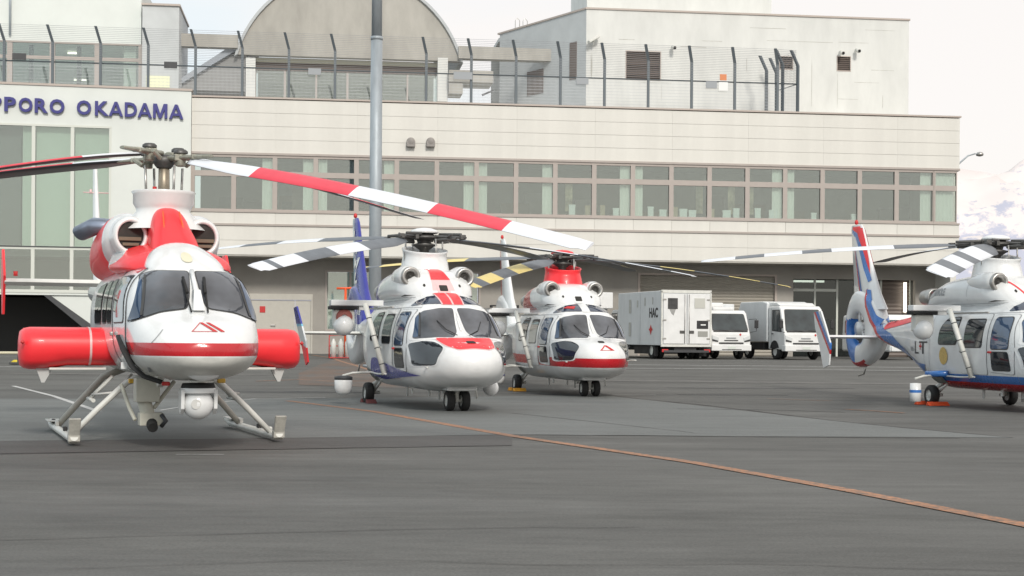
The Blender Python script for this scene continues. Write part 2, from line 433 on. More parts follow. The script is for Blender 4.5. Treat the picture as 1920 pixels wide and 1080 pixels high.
def sheet(name, pts, m, lift=.004, width=None, label=None, step=1.0):
    """flat sheet on the apron. pts: outline points, or with width a centre line"""
    mb = MB()
    if width is None:
        bm = bmesh.new(); bm.faces.new([bm.verts.new((p.x, p.y, 0)) for p in pts]); bmesh.ops.triangulate(bm, faces=bm.faces[:])
        for k in range(20, 64):
            bmesh.ops.bisect_plane(bm, geom=bm.verts[:]+bm.edges[:]+bm.faces[:], plane_co=(0, k, 0), plane_no=(0, 1, 0))
        for v in bm.verts: v.co.z = gz(v.co.y) + lift
        bmesh.ops.recalc_face_normals(bm, faces=bm.faces)
        if bm.faces and sum(f.normal.z for f in bm.faces) < 0: bmesh.ops.reverse_faces(bm, faces=bm.faces[:])
        o = bm_object(name, bm, m)
    else:
        line = []
        for a, b in zip(pts, pts[1:]):
            k = max(1, int((b-a).length/step)); line += [a.lerp(b, i/k) for i in range(k)]
        line.append(pts[-1]); vs = []
        for i, p in enumerate(line):
            d = (line[min(i+1, len(line)-1)]-line[max(0, i-1)]); d.z = 0; d.normalize(); nrm = Vector((-d.y, d.x, 0))
            w = width/2 if not callable(width) else width(i, len(line))/2
            for s in (1, -1):
                q = p+nrm*w*s; vs.append((q.x, q.y, gz(q.y)+lift))
        mb.add(vs, [(2*i, 2*i+1, 2*i+3, 2*i+2) for i in range(len(line)-1)])
        o = mb.build(name, m)
    tag(o, kind='structure')
    return o
sheet('apron_slab', [G(-700, 745), G(300, 748), G(650, 747), G(1130, 741), G(1560, 789), G(1900, 821), G(1300, 818), G(960, 815), G(500, 822), G(0, 827), G(-700, 835)], CONC, .004)
sheet('asphalt_strip', [G(-600, 837), G(0, 827), G(500, 822), G(960, 815.5), G(960, 836), G(500, 843), G(0, 852), G(-600, 866)], DARKA, .004)
def crack(pts, w=.035, jitter=.03):
    pp = [G(*p) for p in pts]; line = []
    for a, b in zip(pp, pp[1:]):
        k = max(1, int((b-a).length/.35))
        for i in range(k):
            q = a.lerp(b, i/k); q.y += random.uniform(-1, 1)*jitter; line.append(q)
    line.append(pp[-1]); sheet('sealed_joint', line, TAR, .0065, lambda i, n: w*random.uniform(.5, 1.3), step=5)
crack([(-100, 855), (0, 851), (500, 843), (960, 836)], .035)
crack([(-100, 1020), (0, 1014), (500, 1000), (900, 991), (1200, 989)], .012)
crack([(100, 1070), (400, 1058), (700, 1049), (1000, 1062), (1400, 1058), (1920, 1072)], .009)
crack([(960, 775), (1130, 793), (1300, 812)], .03)
crack([(1130, 741), (1340, 762), (1560, 789), (1700, 803), (1900, 821)], .05)
crack([(960, 815.5), (1300, 818), (1600, 821), (1800, 822)], .05)
crack([(0, 748), (300, 749), (650, 748)], .05)
crack([(-50, 910), (300, 905), (650, 900)], .006)
def line(name, pts, m, w, lift=.008): sheet(name, [G(*p) for p in pts], m, lift, w)
line('orange_line', [(540, 752), (700, 772), (960, 818), (1300, 868), (1600, 922), (1920, 985), (2300, 1062)], ORANGE, .19)
line('orange_line', [(585, 666), (640, 678), (690, 693), (760, 712)], ORANGE, .13)
line('orange_line', [(1585, 768), (1640, 771), (1695, 775)], ORANGE, .12)
line('orange_line', [(1270, 767), (1450, 769), (1585, 773)], STAIN, .1, .007)
line('orange_line', [(1440, 748), (1500, 750), (1560, 752)], ORANGE, .08)
line('orange_line', [(480, 715), (560, 712), (640, 716)], ORANGE, .12)
line('white_line', [(25, 724), (100, 743), (185, 772)], WLINE, .13)
line('white_line', [(300, 770), (360, 760), (480, 748), (610, 746)], WLINE, .07)
line('white_line', [(1150, 684), (1400, 686), (1760, 690), (2100, 693)], WLINE, .15)
line('white_line', [(1150, 690.5), (1400, 692), (1760, 696), (2100, 700)], WLINE, .15)
line('white_line', [(-100, 688), (60, 688), (200, 689)], WLINE, .13)
line('white_line', [(1120, 739), (1180, 741), (1230, 741)], WLINE, .07)
line('white_line', [(330, 853), (420, 853)], WLINE, .04)
for pts, w in (([(440, 735), (560, 735), (700, 736)], .5), ([(1250, 727), (1450, 728), (1600, 728)], .7), ([(1270, 740), (1480, 741)], .3), ([(960, 737), (1100, 742)], .4),):
    sheet('damp_patch', [G(*p) for p in pts], STAIN, .0060, lambda i, n, w=w: w*(.3+.7*math.sin(math.pi*min(1, (i+.5)/n)))*random.uniform(.8, 1.2), step=.8)
RUST = asphalt('rust tinted asphalt', (.145, .108, .088), .12, worn=((.118, .115, .11), .9, .52))
sheet('tinted_patch', [G(560, 700), G(640, 672), G(760, 690), G(900, 712), G(760, 728), G(560, 722)], RUST, .007)
for pts, w in (([(0, 700), (250, 702), (520, 703)], .8), ([(900, 712), (1300, 715), (1800, 722)], .9)):
    sheet('pale_patch', [G(*p) for p in pts], asphalt('pale dusty asphalt', (.15, .145, .138), .1, worn=((.118, .115, .11), 1.5, .5)), .0068, lambda i, n, w=w: w*(.3+.7*math.sin(math.pi*min(1, (i+.5)/n))), step=.8)
# hazy snowy mountain far behind the right-hand end of the terminal
mm = bpy.data.materials.new('hazy snowy mountain'); mm.use_nodes = True; nt = mm.node_tree; N = nt.nodes; L = nt.links; b = N['Principled BSDF']
tc = N.new('ShaderNodeTexCoord'); n1 = N.new('ShaderNodeTexNoise'); n1.inputs['Scale'].default_value = .011; n1.inputs['Detail'].default_value = 9; n1.inputs['Roughness'].default_value = .65
L.new(tc.outputs['Object'], n1.inputs['Vector']); sx = N.new('ShaderNodeSeparateXYZ'); L.new(tc.outputs['Object'], sx.inputs[0])
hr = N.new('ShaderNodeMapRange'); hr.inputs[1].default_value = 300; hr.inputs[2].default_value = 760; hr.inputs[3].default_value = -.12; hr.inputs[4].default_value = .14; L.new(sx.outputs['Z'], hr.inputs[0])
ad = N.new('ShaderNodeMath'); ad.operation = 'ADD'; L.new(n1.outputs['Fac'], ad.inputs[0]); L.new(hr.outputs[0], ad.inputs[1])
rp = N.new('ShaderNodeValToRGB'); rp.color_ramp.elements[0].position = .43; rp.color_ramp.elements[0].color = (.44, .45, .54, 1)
rp.color_ramp.elements[1].position = .53; rp.color_ramp.elements[1].color = (.72, .66, .645, 1); L.new(ad.outputs[0], rp.inputs[0]); L.new(rp.outputs[0], b.inputs['Base Color'])  # pale bluish and pink tones put distance haze into the colour
b.inputs['Roughness'].default_value = .9
from mathutils import noise as mn
bm = bmesh.new(); rows = []
for j in range(46):
    row = []
    for i in range(120):
        X = -2500 + i*75; Y = 5200 + j*70; t = j/45
        ridge = 640*(1-abs(t-.62)/.62)**1.1 if t < .62 else 640*(1-(t-.62)/.5)
        prof = .55 + .42*math.exp(-((X-2600)/1500)**2) + .2*mn.noise((X/900, 0, 3))
        z = max(-30, 1.42*ridge*prof + 150*mn.fractal((X/420, Y/420, 0), .9, 2.0, 6)*(.3+t) - 20)
        row.append(bm.verts.new((X, Y, z)))
    rows.append(row)
for a, c in zip(rows, rows[1:]):
    for i in range(119): bm.faces.new((a[i], a[i+1], c[i+1], c[i]))
for f in bm.faces: f.smooth = True
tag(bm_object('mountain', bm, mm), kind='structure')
# ------------------------------------------------------------------ terminal building
FR = Frame((0, 71), .129)
GF = .55
CLAD = mat('cream cladding', (.66, .645, .60), .55, var=.03, dirt=.05, vscale=.9, stretch=(1, 1, .3))
CLADL = mat('white rendered wall', (.66, .69, .66), .5, var=.02, dirt=.04, vscale=.7)
BACK = mat('panel joint backing', (.56, .545, .505), .8)  # backing slightly darker than the cladding, visible in the panel joints
CAP = mat('brown metal coping', (.44, .38, .34), .5)
WFRAME = mat('taupe window frame', (.39, .345, .315), .5, var=.04)
WFRAMEW = mat('white window frame', (.6, .62, .57), .5)
LOWW = mat('taupe ground floor wall', (.345, .325, .295), .7, var=.05, dirt=.08, vscale=.8)
SHUT = mat('taupe roller shutter', (.35, .325, .28), .6, var=.05)
CONCW = mat('grey weathered concrete', (.40, .385, .35), .8, var=.08, dirt=.12, vscale=.9, bump=.1, stretch=(1, 1, .4))
CORR = mat('pale grey siding and wall shade', (.52, .54, .545), .6, var=.04, dirt=.05, vscale=1)
WHITEW = mat('white weathered wall', (.66, .665, .64), .6, var=.03, dirt=.08, vscale=1.2, stretch=(1, 1, .35))
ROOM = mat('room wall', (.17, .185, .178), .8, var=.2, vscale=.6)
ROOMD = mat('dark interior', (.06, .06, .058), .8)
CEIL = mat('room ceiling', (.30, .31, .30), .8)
CURT = mat('white curtain', (.84, .84, .81), .9)
CURTL = mat('cream curtain', (.7, .68, .5), .9)
LAMP = mat('ceiling lamp glow', (1, .93, .78), .5, emit=3.0)
SLATD = mat('dark louvre', (.16, .13, .115), .5)
POSTM = mat('dark grey fence post', (.105, .125, .14), .5, metal=.2)
WIREM = mat('fence wire', (.3, .31, .33), .45, metal=.4)
NAVYL = mat('navy sign letter', (.035, .035, .2), .35)
DOORM = mat('pale grey door', (.50, .48, .43), .5, var=.04)
REDS = mat('red sign', (.55, .03, .03), .5)
def root(fr, name, label, cat='building', group=None):
    return empty(name, (fr.o.x, fr.o.y, 0), fr.b, label, cat, group)
def zavg(fr, pts, w=0): return sum(fr.z(x, y, w) for x, y in pts)/len(pts)
def holes_wall(mb, u0, u1, z0, z1, w0, w1, holes, mi=0):
    us = sorted({u0, u1, *[h[0] for h in holes], *[h[1] for h in holes]})
    for a, b in zip(us, us[1:]):
        mid = (a+b)/2; cuts = sorted([(h[2], h[3]) for h in holes if h[0] < mid < h[1]]); z = z0
        for lo, hi in cuts:
            if lo > z+1e-4: mb.box((a, w0, z), (b, w1, lo), mi)
            z = max(z, hi)
        if z < z1-1e-4: mb.box((a, w0, z), (b, w1, z1), mi)
def grid_panels(parent, name, m, us, zs, w, t=.03, gap=.007):
    cache = {}
    for a, b in zip(us, us[1:]):
        for lo, hi in zip(zs, zs[1:]):
            k = (round(b-a, 3), round(hi-lo, 3))
            if k not in cache:
                mb = MB(); mb.box((gap if k[0] < 2.5 else .0025, 0, gap), (k[0]-(gap if k[0] < 2.5 else .0025), t, k[1]-gap)); o = mb.build(name, m, parent); cache[k] = o.data
            else: o = link(name, cache[k], parent)
            o.location = (a, w-t, lo)
T = root(FR, 'terminal_building', 'long cream clad airport terminal with a band of office windows behind the helicopters')
uL, uR = FR.u(358), FR.u(1799)
zP = zavg(FR, [(500, 181), (800, 193), (1280, 207), (1700, 213)])
zWT = zavg(FR, [(373, 289), (1044, 307), (1795, 318)])
zTR1, zTR0 = FR.z(1044, 333), FR.z(1044, 343)
zS = zavg(FR, [(373, 394), (1044, 409), (1793, 417)])
zL = zavg(FR, [(500, 421), (1044, 435), (1790, 442)])
zSO = zavg(FR, [(460, 479), (1044, 487), (1795, 498)])
um0, um1 = FR.u(439), FR.u(1751); MOD = (um1-um0)/18
mod = [um0 + MOD*i for i in range(19)]
mod = [mod[0]-MOD] + mod + [uR-.12]
mb = MB()
mb.box((uL, .05, zWT), (uR, .35, zP-.1)); mb.box((uL, .05, zSO+.05), (uR, .35, zS))
mb.box((uL, .05, zS), (mod[0], .35, zWT)); mb.box((uR-.3, .35, GF-.3), (uR, 14, zP-.1))
mb.box((uL, .35, zP-.6), (uR-.3, 14, zP-.45))
mb.build('wall', CLAD, T)
mb = MB(); mb.box((uL, .03, zWT), (uR-.02, .05, zP-.1)); mb.box((uL, .03, zSO+.06), (uR-.02, .05, zS-.02)); mb.build('joint_backing', BACK, T)
mb = MB(); mb.box((uL, -.05, zP-.06), (uR+.05, .45, zP+.02)); mb.box((uR-.4, .45, zP-.06), (uR+.05, 14, zP+.03)); mb.build('coping', CAP, T)
big = [mod[0]] + mod[2:20:2] + [uR-.01]
big = [uL] + big if mod[0]-uL > .3 else [uL] + big[1:]
rows_ = [zWT+.12 + (zP-.1-zWT-.12)*i/4 for i in range(5)]
grid_panels(T, 'cladding_panel', CLAD, big, rows_, .03)
grid_panels(T, 'cladding_panel', CLAD, [uL]+mod[1:-1]+[uR-.01], [zL+.06, zS-.06], .03)
grid_panels(T, 'cladding_panel', CLAD, big, [zSO+.04, (zSO+zL)/2, zL-.03], .03)
mb = MB(); mb.box((uL, -.06, zL-.03), (uR, .04, zL+.06)); mb.box((uL, -.05, zS-.06), (uR, .06, zS+.02)); mb.box((uL, -.05, zWT+.02), (uR, .06, zWT+.12)); mb.build('ledge', WFRAME, T)
mb = MB(); mb.box((uL, .02, zSO-.03), (uR-.02, 2.3, zSO+.05)); mb.build('soffit', CONCW, T)
# interior behind the office windows
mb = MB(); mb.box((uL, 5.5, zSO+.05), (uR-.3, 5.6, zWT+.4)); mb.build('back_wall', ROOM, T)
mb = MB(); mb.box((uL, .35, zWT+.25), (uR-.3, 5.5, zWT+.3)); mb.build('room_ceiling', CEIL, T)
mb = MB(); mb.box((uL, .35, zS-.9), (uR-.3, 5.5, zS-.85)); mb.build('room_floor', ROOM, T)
fm = pm = None
first_w = {}
for i, (a, b) in enumerate(zip(mod, mod[1:])):
    k = round(b-a, 2)
    if k not in first_w:
        f = MB(); h = .07; wd = b-a
        f.box((-.14 if k > 1.2 else 0, .0, zS+.02), (.08, .14, zWT+.02)) ; f.box((wd-.06, .012, zS+.02), (wd-.01, .13, zWT+.02))
        f.box((.08, .002, zTR0), (wd-.06, .135, zTR1)); f.box((.08, .004, zWT-.1), (wd-.06, .13, zWT+.02)); f.box((.08, .004, zS+.02), (wd-.06, .13, zS+.1))
        fo = f.build('window', WFRAME, T); p1 = MB(); p1.box((.08, .085, zS+.1), (wd-.06, .1, zTR0)); p2 = MB(); p2.box((.08, .085, zTR1), (wd-.06, .1, zWT-.1))
        q1 = p1.build('pane', WGLASS, fo); q2 = p2.build('pane', WGLASS, fo); first_w[k] = (fo.data, q1.data, q2.data)
    else:
        fo = link('window', first_w[k][0], T); q1 = link('pane', first_w[k][1], fo); q2 = link('pane', first_w[k][2], fo)
    fo.location = (a, 0, 0)
    cur = {0: 0, 1: 2, 2: 2, 3: 1, 4: 2, 6: 2, 7: 1, 8: 2, 10: 2, 11: 1, 14: 2, 15: 1, 18: 2, 19: 3}.get(i, 0)
    if cur:
        c = MB(); wd = b-a; x0, x1 = {1: (.1, .5), 2: (wd-.62, wd-.1), 3: (.1, wd-.1)}[cur]; n = max(4, int((x1-x0)/.06)); vs = []
        for j in range(n+1):
            x = lerp(x0, x1, j/n); y = .24 + .03*math.sin(j*2.1)
            vs += [(x, y, zS-.1), (x, y, zWT+.1)]
        c.add(vs, [(2*j, 2*j+2, 2*j+3, 2*j+1) for j in range(n)], 0, True); c.build('curtain', CURT, fo)
for px in (620, 735, 1545, 1620, 1510, 1430, 450):
    u = FR.u(px, 325, 2.2); mb = MB(); mb.box((u, 1.9, zWT+.18), (u+.9, 2.0, zWT+.249)); mb.build('ceiling_lamp', LAMP, T)
for i_ in range(22):
    u = random.uniform(uL+1, uR-2); w_ = random.uniform(.5, 2.2); y_ = random.uniform(2.2, 5.2); h_ = random.uniform(.5, 1.9)
    mb = MB(); mb.box((u, y_, zS-.85), (u+w_, y_+.3, zS-.85+h_+.6)); mb.build('cabinet', random.choice([ROOMD, mat('brown cabinet', (.16, .13, .10), .7), CEIL]), T)
for px_ in (1365, 1400, 1060, 1305): u = FR.u(px_, 370, 1.5); mb = MB(); mb.box((u, 1.5, zS+.4), (u+.35, 1.56, zTR1)); mb.build('wall_hanging', mat('beige wall hanging', (.5, .44, .3), .8, var=.4, vscale=6), T)
# paper boxes and a telescope-like desk lamp on the window sill
BXN = []
bx = [(1071, 16, 'white'), (1100, 15, 'tan'), (1128, 16, 'tan'), (1153, 11, 'white'), (1218, 15, 'white'), (1241, 10, 'white'), (1262, 15, 'tan'), (1279, 12, 'white'), (1296, 10, 'white'), (1330, 13, 'tan'), (1360, 11, 'white'), (1378, 15, 'white'), (1418, 16, 'white'), (1447, 13, 'white'), (1523, 9, 'white'), (1600, 8, 'white')]
tanm = mat('kraft card', (.42, .33, .22), .8); whm = mat('white card', (.8, .83, .84), .7)
mb = MB(); mb.box((uL, .15, zS+.05), (uR-.3, .85, zS+.09)); mb.build('sill_shelf', ROOM, T)
for px, h, c in bx:
    u = FR.u(px, 400, .5); hh = h/39.0; mb = MB(); wd = random.uniform(.22, .42)
    mb.box((-wd/2, -.06, 0), (wd/2, .06, hh+.1)); mb.box((-wd/2-.01, -.07, hh+.02), (wd/2+.01, .07, hh+.1))
    mb.box((-wd/6, -.07, hh*.4), (wd/6, -.06, hh*.7))
    o = mb.build('document_box', whm if c == 'white' else tanm); p = FR.world(u, .3, zS+.1); o.location = p; o.rotation_euler = (0, 0, FR.b)
    BXN.append((px, o, c))
ordn = ['first', 'second', 'third', 'fourth', 'fifth', 'sixth', 'seventh', 'eighth', 'ninth', 'tenth', 'eleventh', 'twelfth', 'thirteenth']
cnt = {'white': 0, 'tan': 0}
for px, o, c in BXN:
    i_ = cnt[c]; cnt[c] += 1
    tag(o, ordn[i_]+(' white' if c == 'white' else ' brown')+' file box from the left on the upper office window sill', 'box', 'file boxes on the office window sill')
# ground floor
W2 = 2.2
def U2(px, y=600): return FR.u(px, y, W2)
def Z2(px, y): return FR.z(px, y, W2)
uG0, uG1 = U2(340), U2(1776)
dz = Z2(530, 552); wz0, wz1 = Z2(650, 617), Z2(650, 510); sz = Z2(1325, 517); ez = Z2(1600, 524)
H_door = (U2(470), U2(583), GF, dz); H_win = (U2(613), U2(700), wz0, wz1); H_win2 = (U2(858), U2(897), wz0, wz1)
H_sh = (U2(1200), U2(1452), GF, sz); H_en = (U2(1487), U2(1716), GF, ez)
mb = MB(); holes_wall(mb, uG0, uG1, GF-.3, zSO-.03, W2, W2+.3, [H_door, H_win, H_win2, H_sh, H_en])
mb.box((uG1-.3, W2+.3, GF-.3), (uG1, 14, zSO-.03)); mb.build('ground_floor_wall', LOWW, T)
mb = MB(); mb.box((uR-1.2, .3, GF-.3), (uR-.3, 1.2, zSO-.03)) ; 
def door_leaf(u0, u1, z1, name='door'):
    f = MB(); f.box((u0, W2-.06, z1), (u1, W2+.1, z1+.1)); f.box((u0-.08, W2-.05, GF), (u0, W2+.1, z1+.1)); f.box((u1, W2-.05, GF), (u1+.08, W2+.1, z1+.1))
    return f
d = MB(); ud = U2(553); d.box((H_door[0], W2+.05, GF), (ud-.01, W2+.1, dz-.28)); leaf1 = d.build('door', DOORM, T, bevel=.01)
d = MB(); d.box((ud+.01, W2+.05, GF), (H_door[1], W2+.1, dz-.28)); leaf2 = d.build('door', DOORM, T, bevel=.01)
f = MB(); f.box((H_door[0]-.08, W2-.04, dz-.26), (H_door[1]+.08, W2+.12, dz+.02)); f.box((H_door[0]-.08, W2-.03, GF), (H_door[0], W2+.1, dz-.26)); f.box((H_door[1], W2-.03, GF), (H_door[1]+.08, W2+.1, dz-.26)); f.build('door_frame', DOORM, T, bevel=.01)
h = MB(); h.cbox((U2(512), W2+.02, Z2(512, 610)), (.22, .05, .1)); h.build('handle', METAL, leaf1, bevel=.01)
h = MB(); us = U2(492); h.cbox((us, W2+.035, Z2(492, 580)), (.26, .02, .3)); h.build('notice', REDS, leaf1)
def glazing(H, n, parent=T, frame=WFRAME, room=True):
    f = MB(); a, b, lo, hi = H; f.box((a-.1, W2-.04, lo-.1), (b+.1, W2+.12, lo)); f.box((a-.1, W2-.04, hi), (b+.1, W2+.12, hi+.1)); f.box((a-.1, W2-.035, lo), (a, W2+.12, hi)); f.box((b, W2-.035, lo), (b+.1, W2+.12, hi))
    for i in range(1, n): x = lerp(a, b, i/n); f.box((x-.05, W2-.03, lo), (x+.05, W2+.11, hi))
    o = f.build('window', frame, parent)
    for i in range(n):
        p = MB(); p.box((lerp(a, b, i/n)+.05, W2+.04, lo), (lerp(a, b, (i+1)/n)-.05, W2+.06, hi)); p.build('pane', WGLASS, o)
    c = MB(); c.box((a, W2+.5, lo), (b, W2+.55, hi)); c.build('curtain', CURT, o)
glazing(H_win, 2); glazing(H_win2, 1)
n = 26; s = MB()
for i in range(n):
    z0, z1 = lerp(GF, sz, i/n), lerp(GF, sz, (i+1)/n)
    s.add([(H_sh[0], W2+.16, z0), (H_sh[1], W2+.16, z0), (H_sh[1], W2+.12, (z0+z1)/2), (H_sh[0], W2+.12, (z0+z1)/2), (H_sh[1], W2+.16, z1), (H_sh[0], W2+.16, z1)], [(0, 1, 2, 3), (3, 2, 4, 5)])
tag(s.build('roller_shutter', SHUT, T), kind='stuff')
f = MB(); f.box((H_sh[0]-.12, W2-.03, GF), (H_sh[0], W2+.1, sz)); f.box((H_sh[1], W2-.03, GF), (H_sh[1]+.12, W2+.1, sz)); f.box((H_sh[0]-.12, W2-.04, sz), (H_sh[1]+.12, W2+.1, sz+.1)); f.build('shutter_rail', CAP, T)
# entrance recess with lit lobby
e = MB(); a, b, lo, hi = H_en
e.box((a, W2+4, lo), (b, W2+4.1, hi+.3)); e.box((a-.1, W2+.3, lo), (a, W2+4, hi+.3)); e.box((b, W2+.3, lo), (b+.1, W2+4, hi+.3)); e.box((a, W2+.3, hi+.1), (b, W2+4, hi+.2))
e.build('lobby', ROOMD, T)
f = MB(); us = [U2(x) for x in (1487, 1535, 1577, 1610, 1660, 1716)]
for u in us: f.box((u-.05, W2+.6, lo), (u+.05, W2+.7, hi+.1))
f.box((a, W2+.605, Z2(1555, 541)), (U2(1577), W2+.69, Z2(1555, 546))); 
o = f.build('entrance_frame', WFRAMEW, T)
for x0, x1 in zip(us[:4], us[1:5]):
    p = MB(); p.box((x0+.05, W2+.64, lo), (x1-.05, W2+.66, hi)); p.build('pane', DGLASS, o)
s = MB(); n = 20
for i in range(n):
    z0, z1 = lerp(lo, hi, i/n), lerp(lo, hi, (i+1)/n); s.add([(us[4], W2+.8, z0), (us[5], W2+.8, z0), (us[5], W2+.76, (z0+z1)/2), (us[4], W2+.76, (z0+z1)/2), (us[5], W2+.8, z1), (us[4], W2+.8, z1)], [(0, 1, 2, 3), (3, 2, 4, 5)])
tag(s.build('inner_shutter', SLATD, T), kind='stuff')
mb = MB(); mb.box((U2(1503), W2+1.2, hi-.12), (U2(1560), W2+1.35, hi-.02)); mb.build('strip_lamp', LAMP, T)
mb = MB(); mb.box((U2(1702), W2+.5, Z2(1700, 585)), (U2(1702)+.13, W2+.58, hi-.1)); mb.build('strip_lamp', LAMP, T)
mb = MB(); mb.box((U2(1545), W2+3.9, lo+.8), (U2(1572), W2+3.98, lo+2.2)); mb.box((U2(1590), W2+3.9, lo+.4), (U2(1600), W2+3.98, lo+2)); mb.build('wall_notice', mat('pale notice', (.4, .4, .38), .8), T)
# vents in the cladding
for px in (770, 807):
    u, z = FR.uz(px, 268); m = MB(); m.lathe([(0, -.32), (.14, -.31), (.19, -.22), (.2, -.1), (.2, .02)], (0, 0, 0), 'y', 20); m.box((-.2, -.3, -.26), (.2, 0, .02))
    o = m.build('wall_vent', mat('weathered vent hood', (.27, .25, .235), .6, var=.1), bevel=.02); o.location = FR.world(u, .02, z+.05); o.rotation_euler = (0, 0, FR.b)
    tag(o, ('left' if px == 770 else 'right')+' hand grey vent hood on the cream wall above the office windows', 'vent', 'vent hoods on the terminal wall')
# ------------------------------------------------------------------ entrance wing with the airport name
FLo = FR.world(uL, -.25); FL = Frame((FLo.x, FLo.y), .2)
S = root(FL, 'terminal_wing', 'white terminal wing with tall glazing under the navy airport name')
zSP = zavg(FL, [(0, 156), (350, 172)])
g0, g1, g2 = zavg(FL, [(0, 230), (208, 237)]), zavg(FL, [(100, 466)]), zavg(FL, [(100, 549)])
ug = FL.u(208); uE = FL.u(-420)
mb = MB(); holes_wall(mb, uE, 0, GF-.3, zSP, 0, .3, [(uE, ug, g2, g0), (uE, FL.u(186, 600), GF-.3, g2-.1)])
mb.box((-.3, .3, GF-.3), (0, 3, zSP)); mb.box((uE, .3, zSP-.6), (0, 8, zSP-.45)); mb.build('wall', CLADL, S)
mb = MB(); mb.box((uE, -.05, zSP), (.05, .45, zSP+.1)); mb.build('coping', CAP, S)
gl = [uE] + [FL.u(x) for x in (-370, -298, -226, -154, -82, -11, 62, 135, 208)]
f = MB()
for u in gl[1:-1]: f.box((u-.08, -.02, g2), (u+.08, .12, g0))
f.box((gl[-1]-.1, -.02, g2), (gl[-1]-.0, .12, g0)); f.box((uE, -.03, g0-.1), (ug, .12, g0-.0)); f.box((uE, -.03, g2), (ug, .12, g2+.14)); f.box((uE, -.025, g1-.05), (ug, .11, g1+.05))
o = f.build('curtain_wall_frame', WFRAMEW, S)
f = MB(); f.box((uE, -.05, g1+.05), (ug, .02, g1+.1)); f.build('dark_strip', DGREY, S)  # thin dark grey strip above the middle rail of the glazing
for a, b in zip(gl, gl[1:]):
    for lo, hi in ((g2+.14, g1-.05), (g1+.05, g0-.1)):
        p = MB(); p.box((a+.08, .04, lo), (b-.08, .06, hi)); p.build('pane', WGLASS, o)
mb = MB(); mb.box((uE, 4, g2-.1), (-.3, 4.1, g0+.2)); mb.build('back_wall', mat('lobby pale wall', (.45, .49, .45), .8), S)
mb = MB(); mb.box((uE, .35, g1-.35), (ug, 4, g1-.05)); mb.box((uE, .35, g2-.12), (0, 4, g2-.1)); mb.build('floor_slab', ROOM, S)
mb = MB(); mb.box((FL.u(-30), .6, g1), (FL.u(36), 1.2, g0)); mb.build('inner_column', mat('dark lobby column', (.13, .15, .15), .7), S)
for x, w_ in ((66, 66), (139, 66), (40, 18)): mb = MB(); mb.box((FL.u(x), .35, g1), (FL.u(x+w_), .38, g0)); mb.build('roller_blind', mat('pale green blind', (.66, .74, .66), .9), S)
u0, u1 = FL.u(186, 600), FL.u(-420, 600)
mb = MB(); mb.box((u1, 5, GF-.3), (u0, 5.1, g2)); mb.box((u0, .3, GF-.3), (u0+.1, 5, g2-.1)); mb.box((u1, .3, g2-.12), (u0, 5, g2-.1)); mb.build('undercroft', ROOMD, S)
def flp(px, py, w=0): return FL.uz(px, py, w)
st = [flp(90, 552, .1), flp(190, 552, .1), flp(190, 640, .1), flp(166, 612, .1)]
mb = MB(); mb.prism(st, .1, .35); mb.build('stair_wall', CLADL, S)
st = [flp(80, 552, .05), flp(92, 552, .05), flp(172, 609, .05), flp(190, 632, .05), flp(190, 650, .05), flp(165, 622, .05)]
mb = MB(); mb.prism(st, .02, .09); mb.build('stair_handrail', DGREY, S)
# letters
lets = [('S', -72, -48), ('A', -47, -20), ('P', -19, 3), ('P', 8, 30), ('O', 35, 61), ('R', 65, 90), ('O', 93, 121), ('O', 144, 171), ('K', 178, 204), ('A', 204, 231), ('D', 234, 257), ('A', 258, 285), ('M', 287, 314), ('A', 317, 344)]
for ch, x0, x1 in lets:
    cx = (x0+x1)/2; yc = 195+(cx-20)*.0455; ua, z = FL.uz(x0, yc, -.12); ub, _ = FL.uz(x1, yc, -.12)
    if ch == 'A': qs = [[(0, 0), (.2, 0), (.58, 1), (.4, 1)], [(.8, 0), (1, 0), (.6, 1), (.583, .955), (.5, .74)], [(.28, .21), (.72, .21), (.655, .38), (.345, .38)]]
    elif ch == 'M': qs = [[(0, 0), (.2, 0), (.2, 1), (0, 1)], [(.8, 0), (1, 0), (1, 1), (.8, 1)], [(.2, .62), (.42, 0), (.5, 0), (.5, .32), (.27, 1), (.2, 1)], [(.8, .62), (.8, 1), (.73, 1), (.5, .32), (.5, 0), (.58, 0)]]
    else: qs = None
    if qs: vs = [Vector((x, y, 0)) for q in qs for x, y in q]; fs = []; k_ = 0
    if qs:
        for q in qs: fs.append(list(range(k_, k_+len(q)))); k_ += len(q)
    else: vs, fs = text_polys(ch, 1.0, .028)
    xa, xb = min(v.x for v in vs), max(v.x for v in vs); ya, yb = min(v.y for v in vs), max(v.y for v in vs)
    zh = (FL.z(cx, yc-13.5)-FL.z(cx, yc+13.5)); bm = bmesh.new()
    bv = [bm.verts.new((lerp(ua, ub, (v.x-xa)/(xb-xa)), -.16, z+((v.y-ya)/(yb-ya)-.5)*zh)) for v in vs]
    for q in fs:
        try: bm.faces.new([bv[i] for i in q])
        except ValueError: pass
    r = bmesh.ops.extrude_face_region(bm, geom=bm.faces[:]); bmesh.ops.translate(bm, vec=(0, .12, 0), verts=[e for e in r['geom'] if isinstance(e, bmesh.types.BMVert)])
    bmesh.ops.recalc_face_normals(bm, faces=bm.faces); bm_object('sign_letter', bm, NAVYL, S)
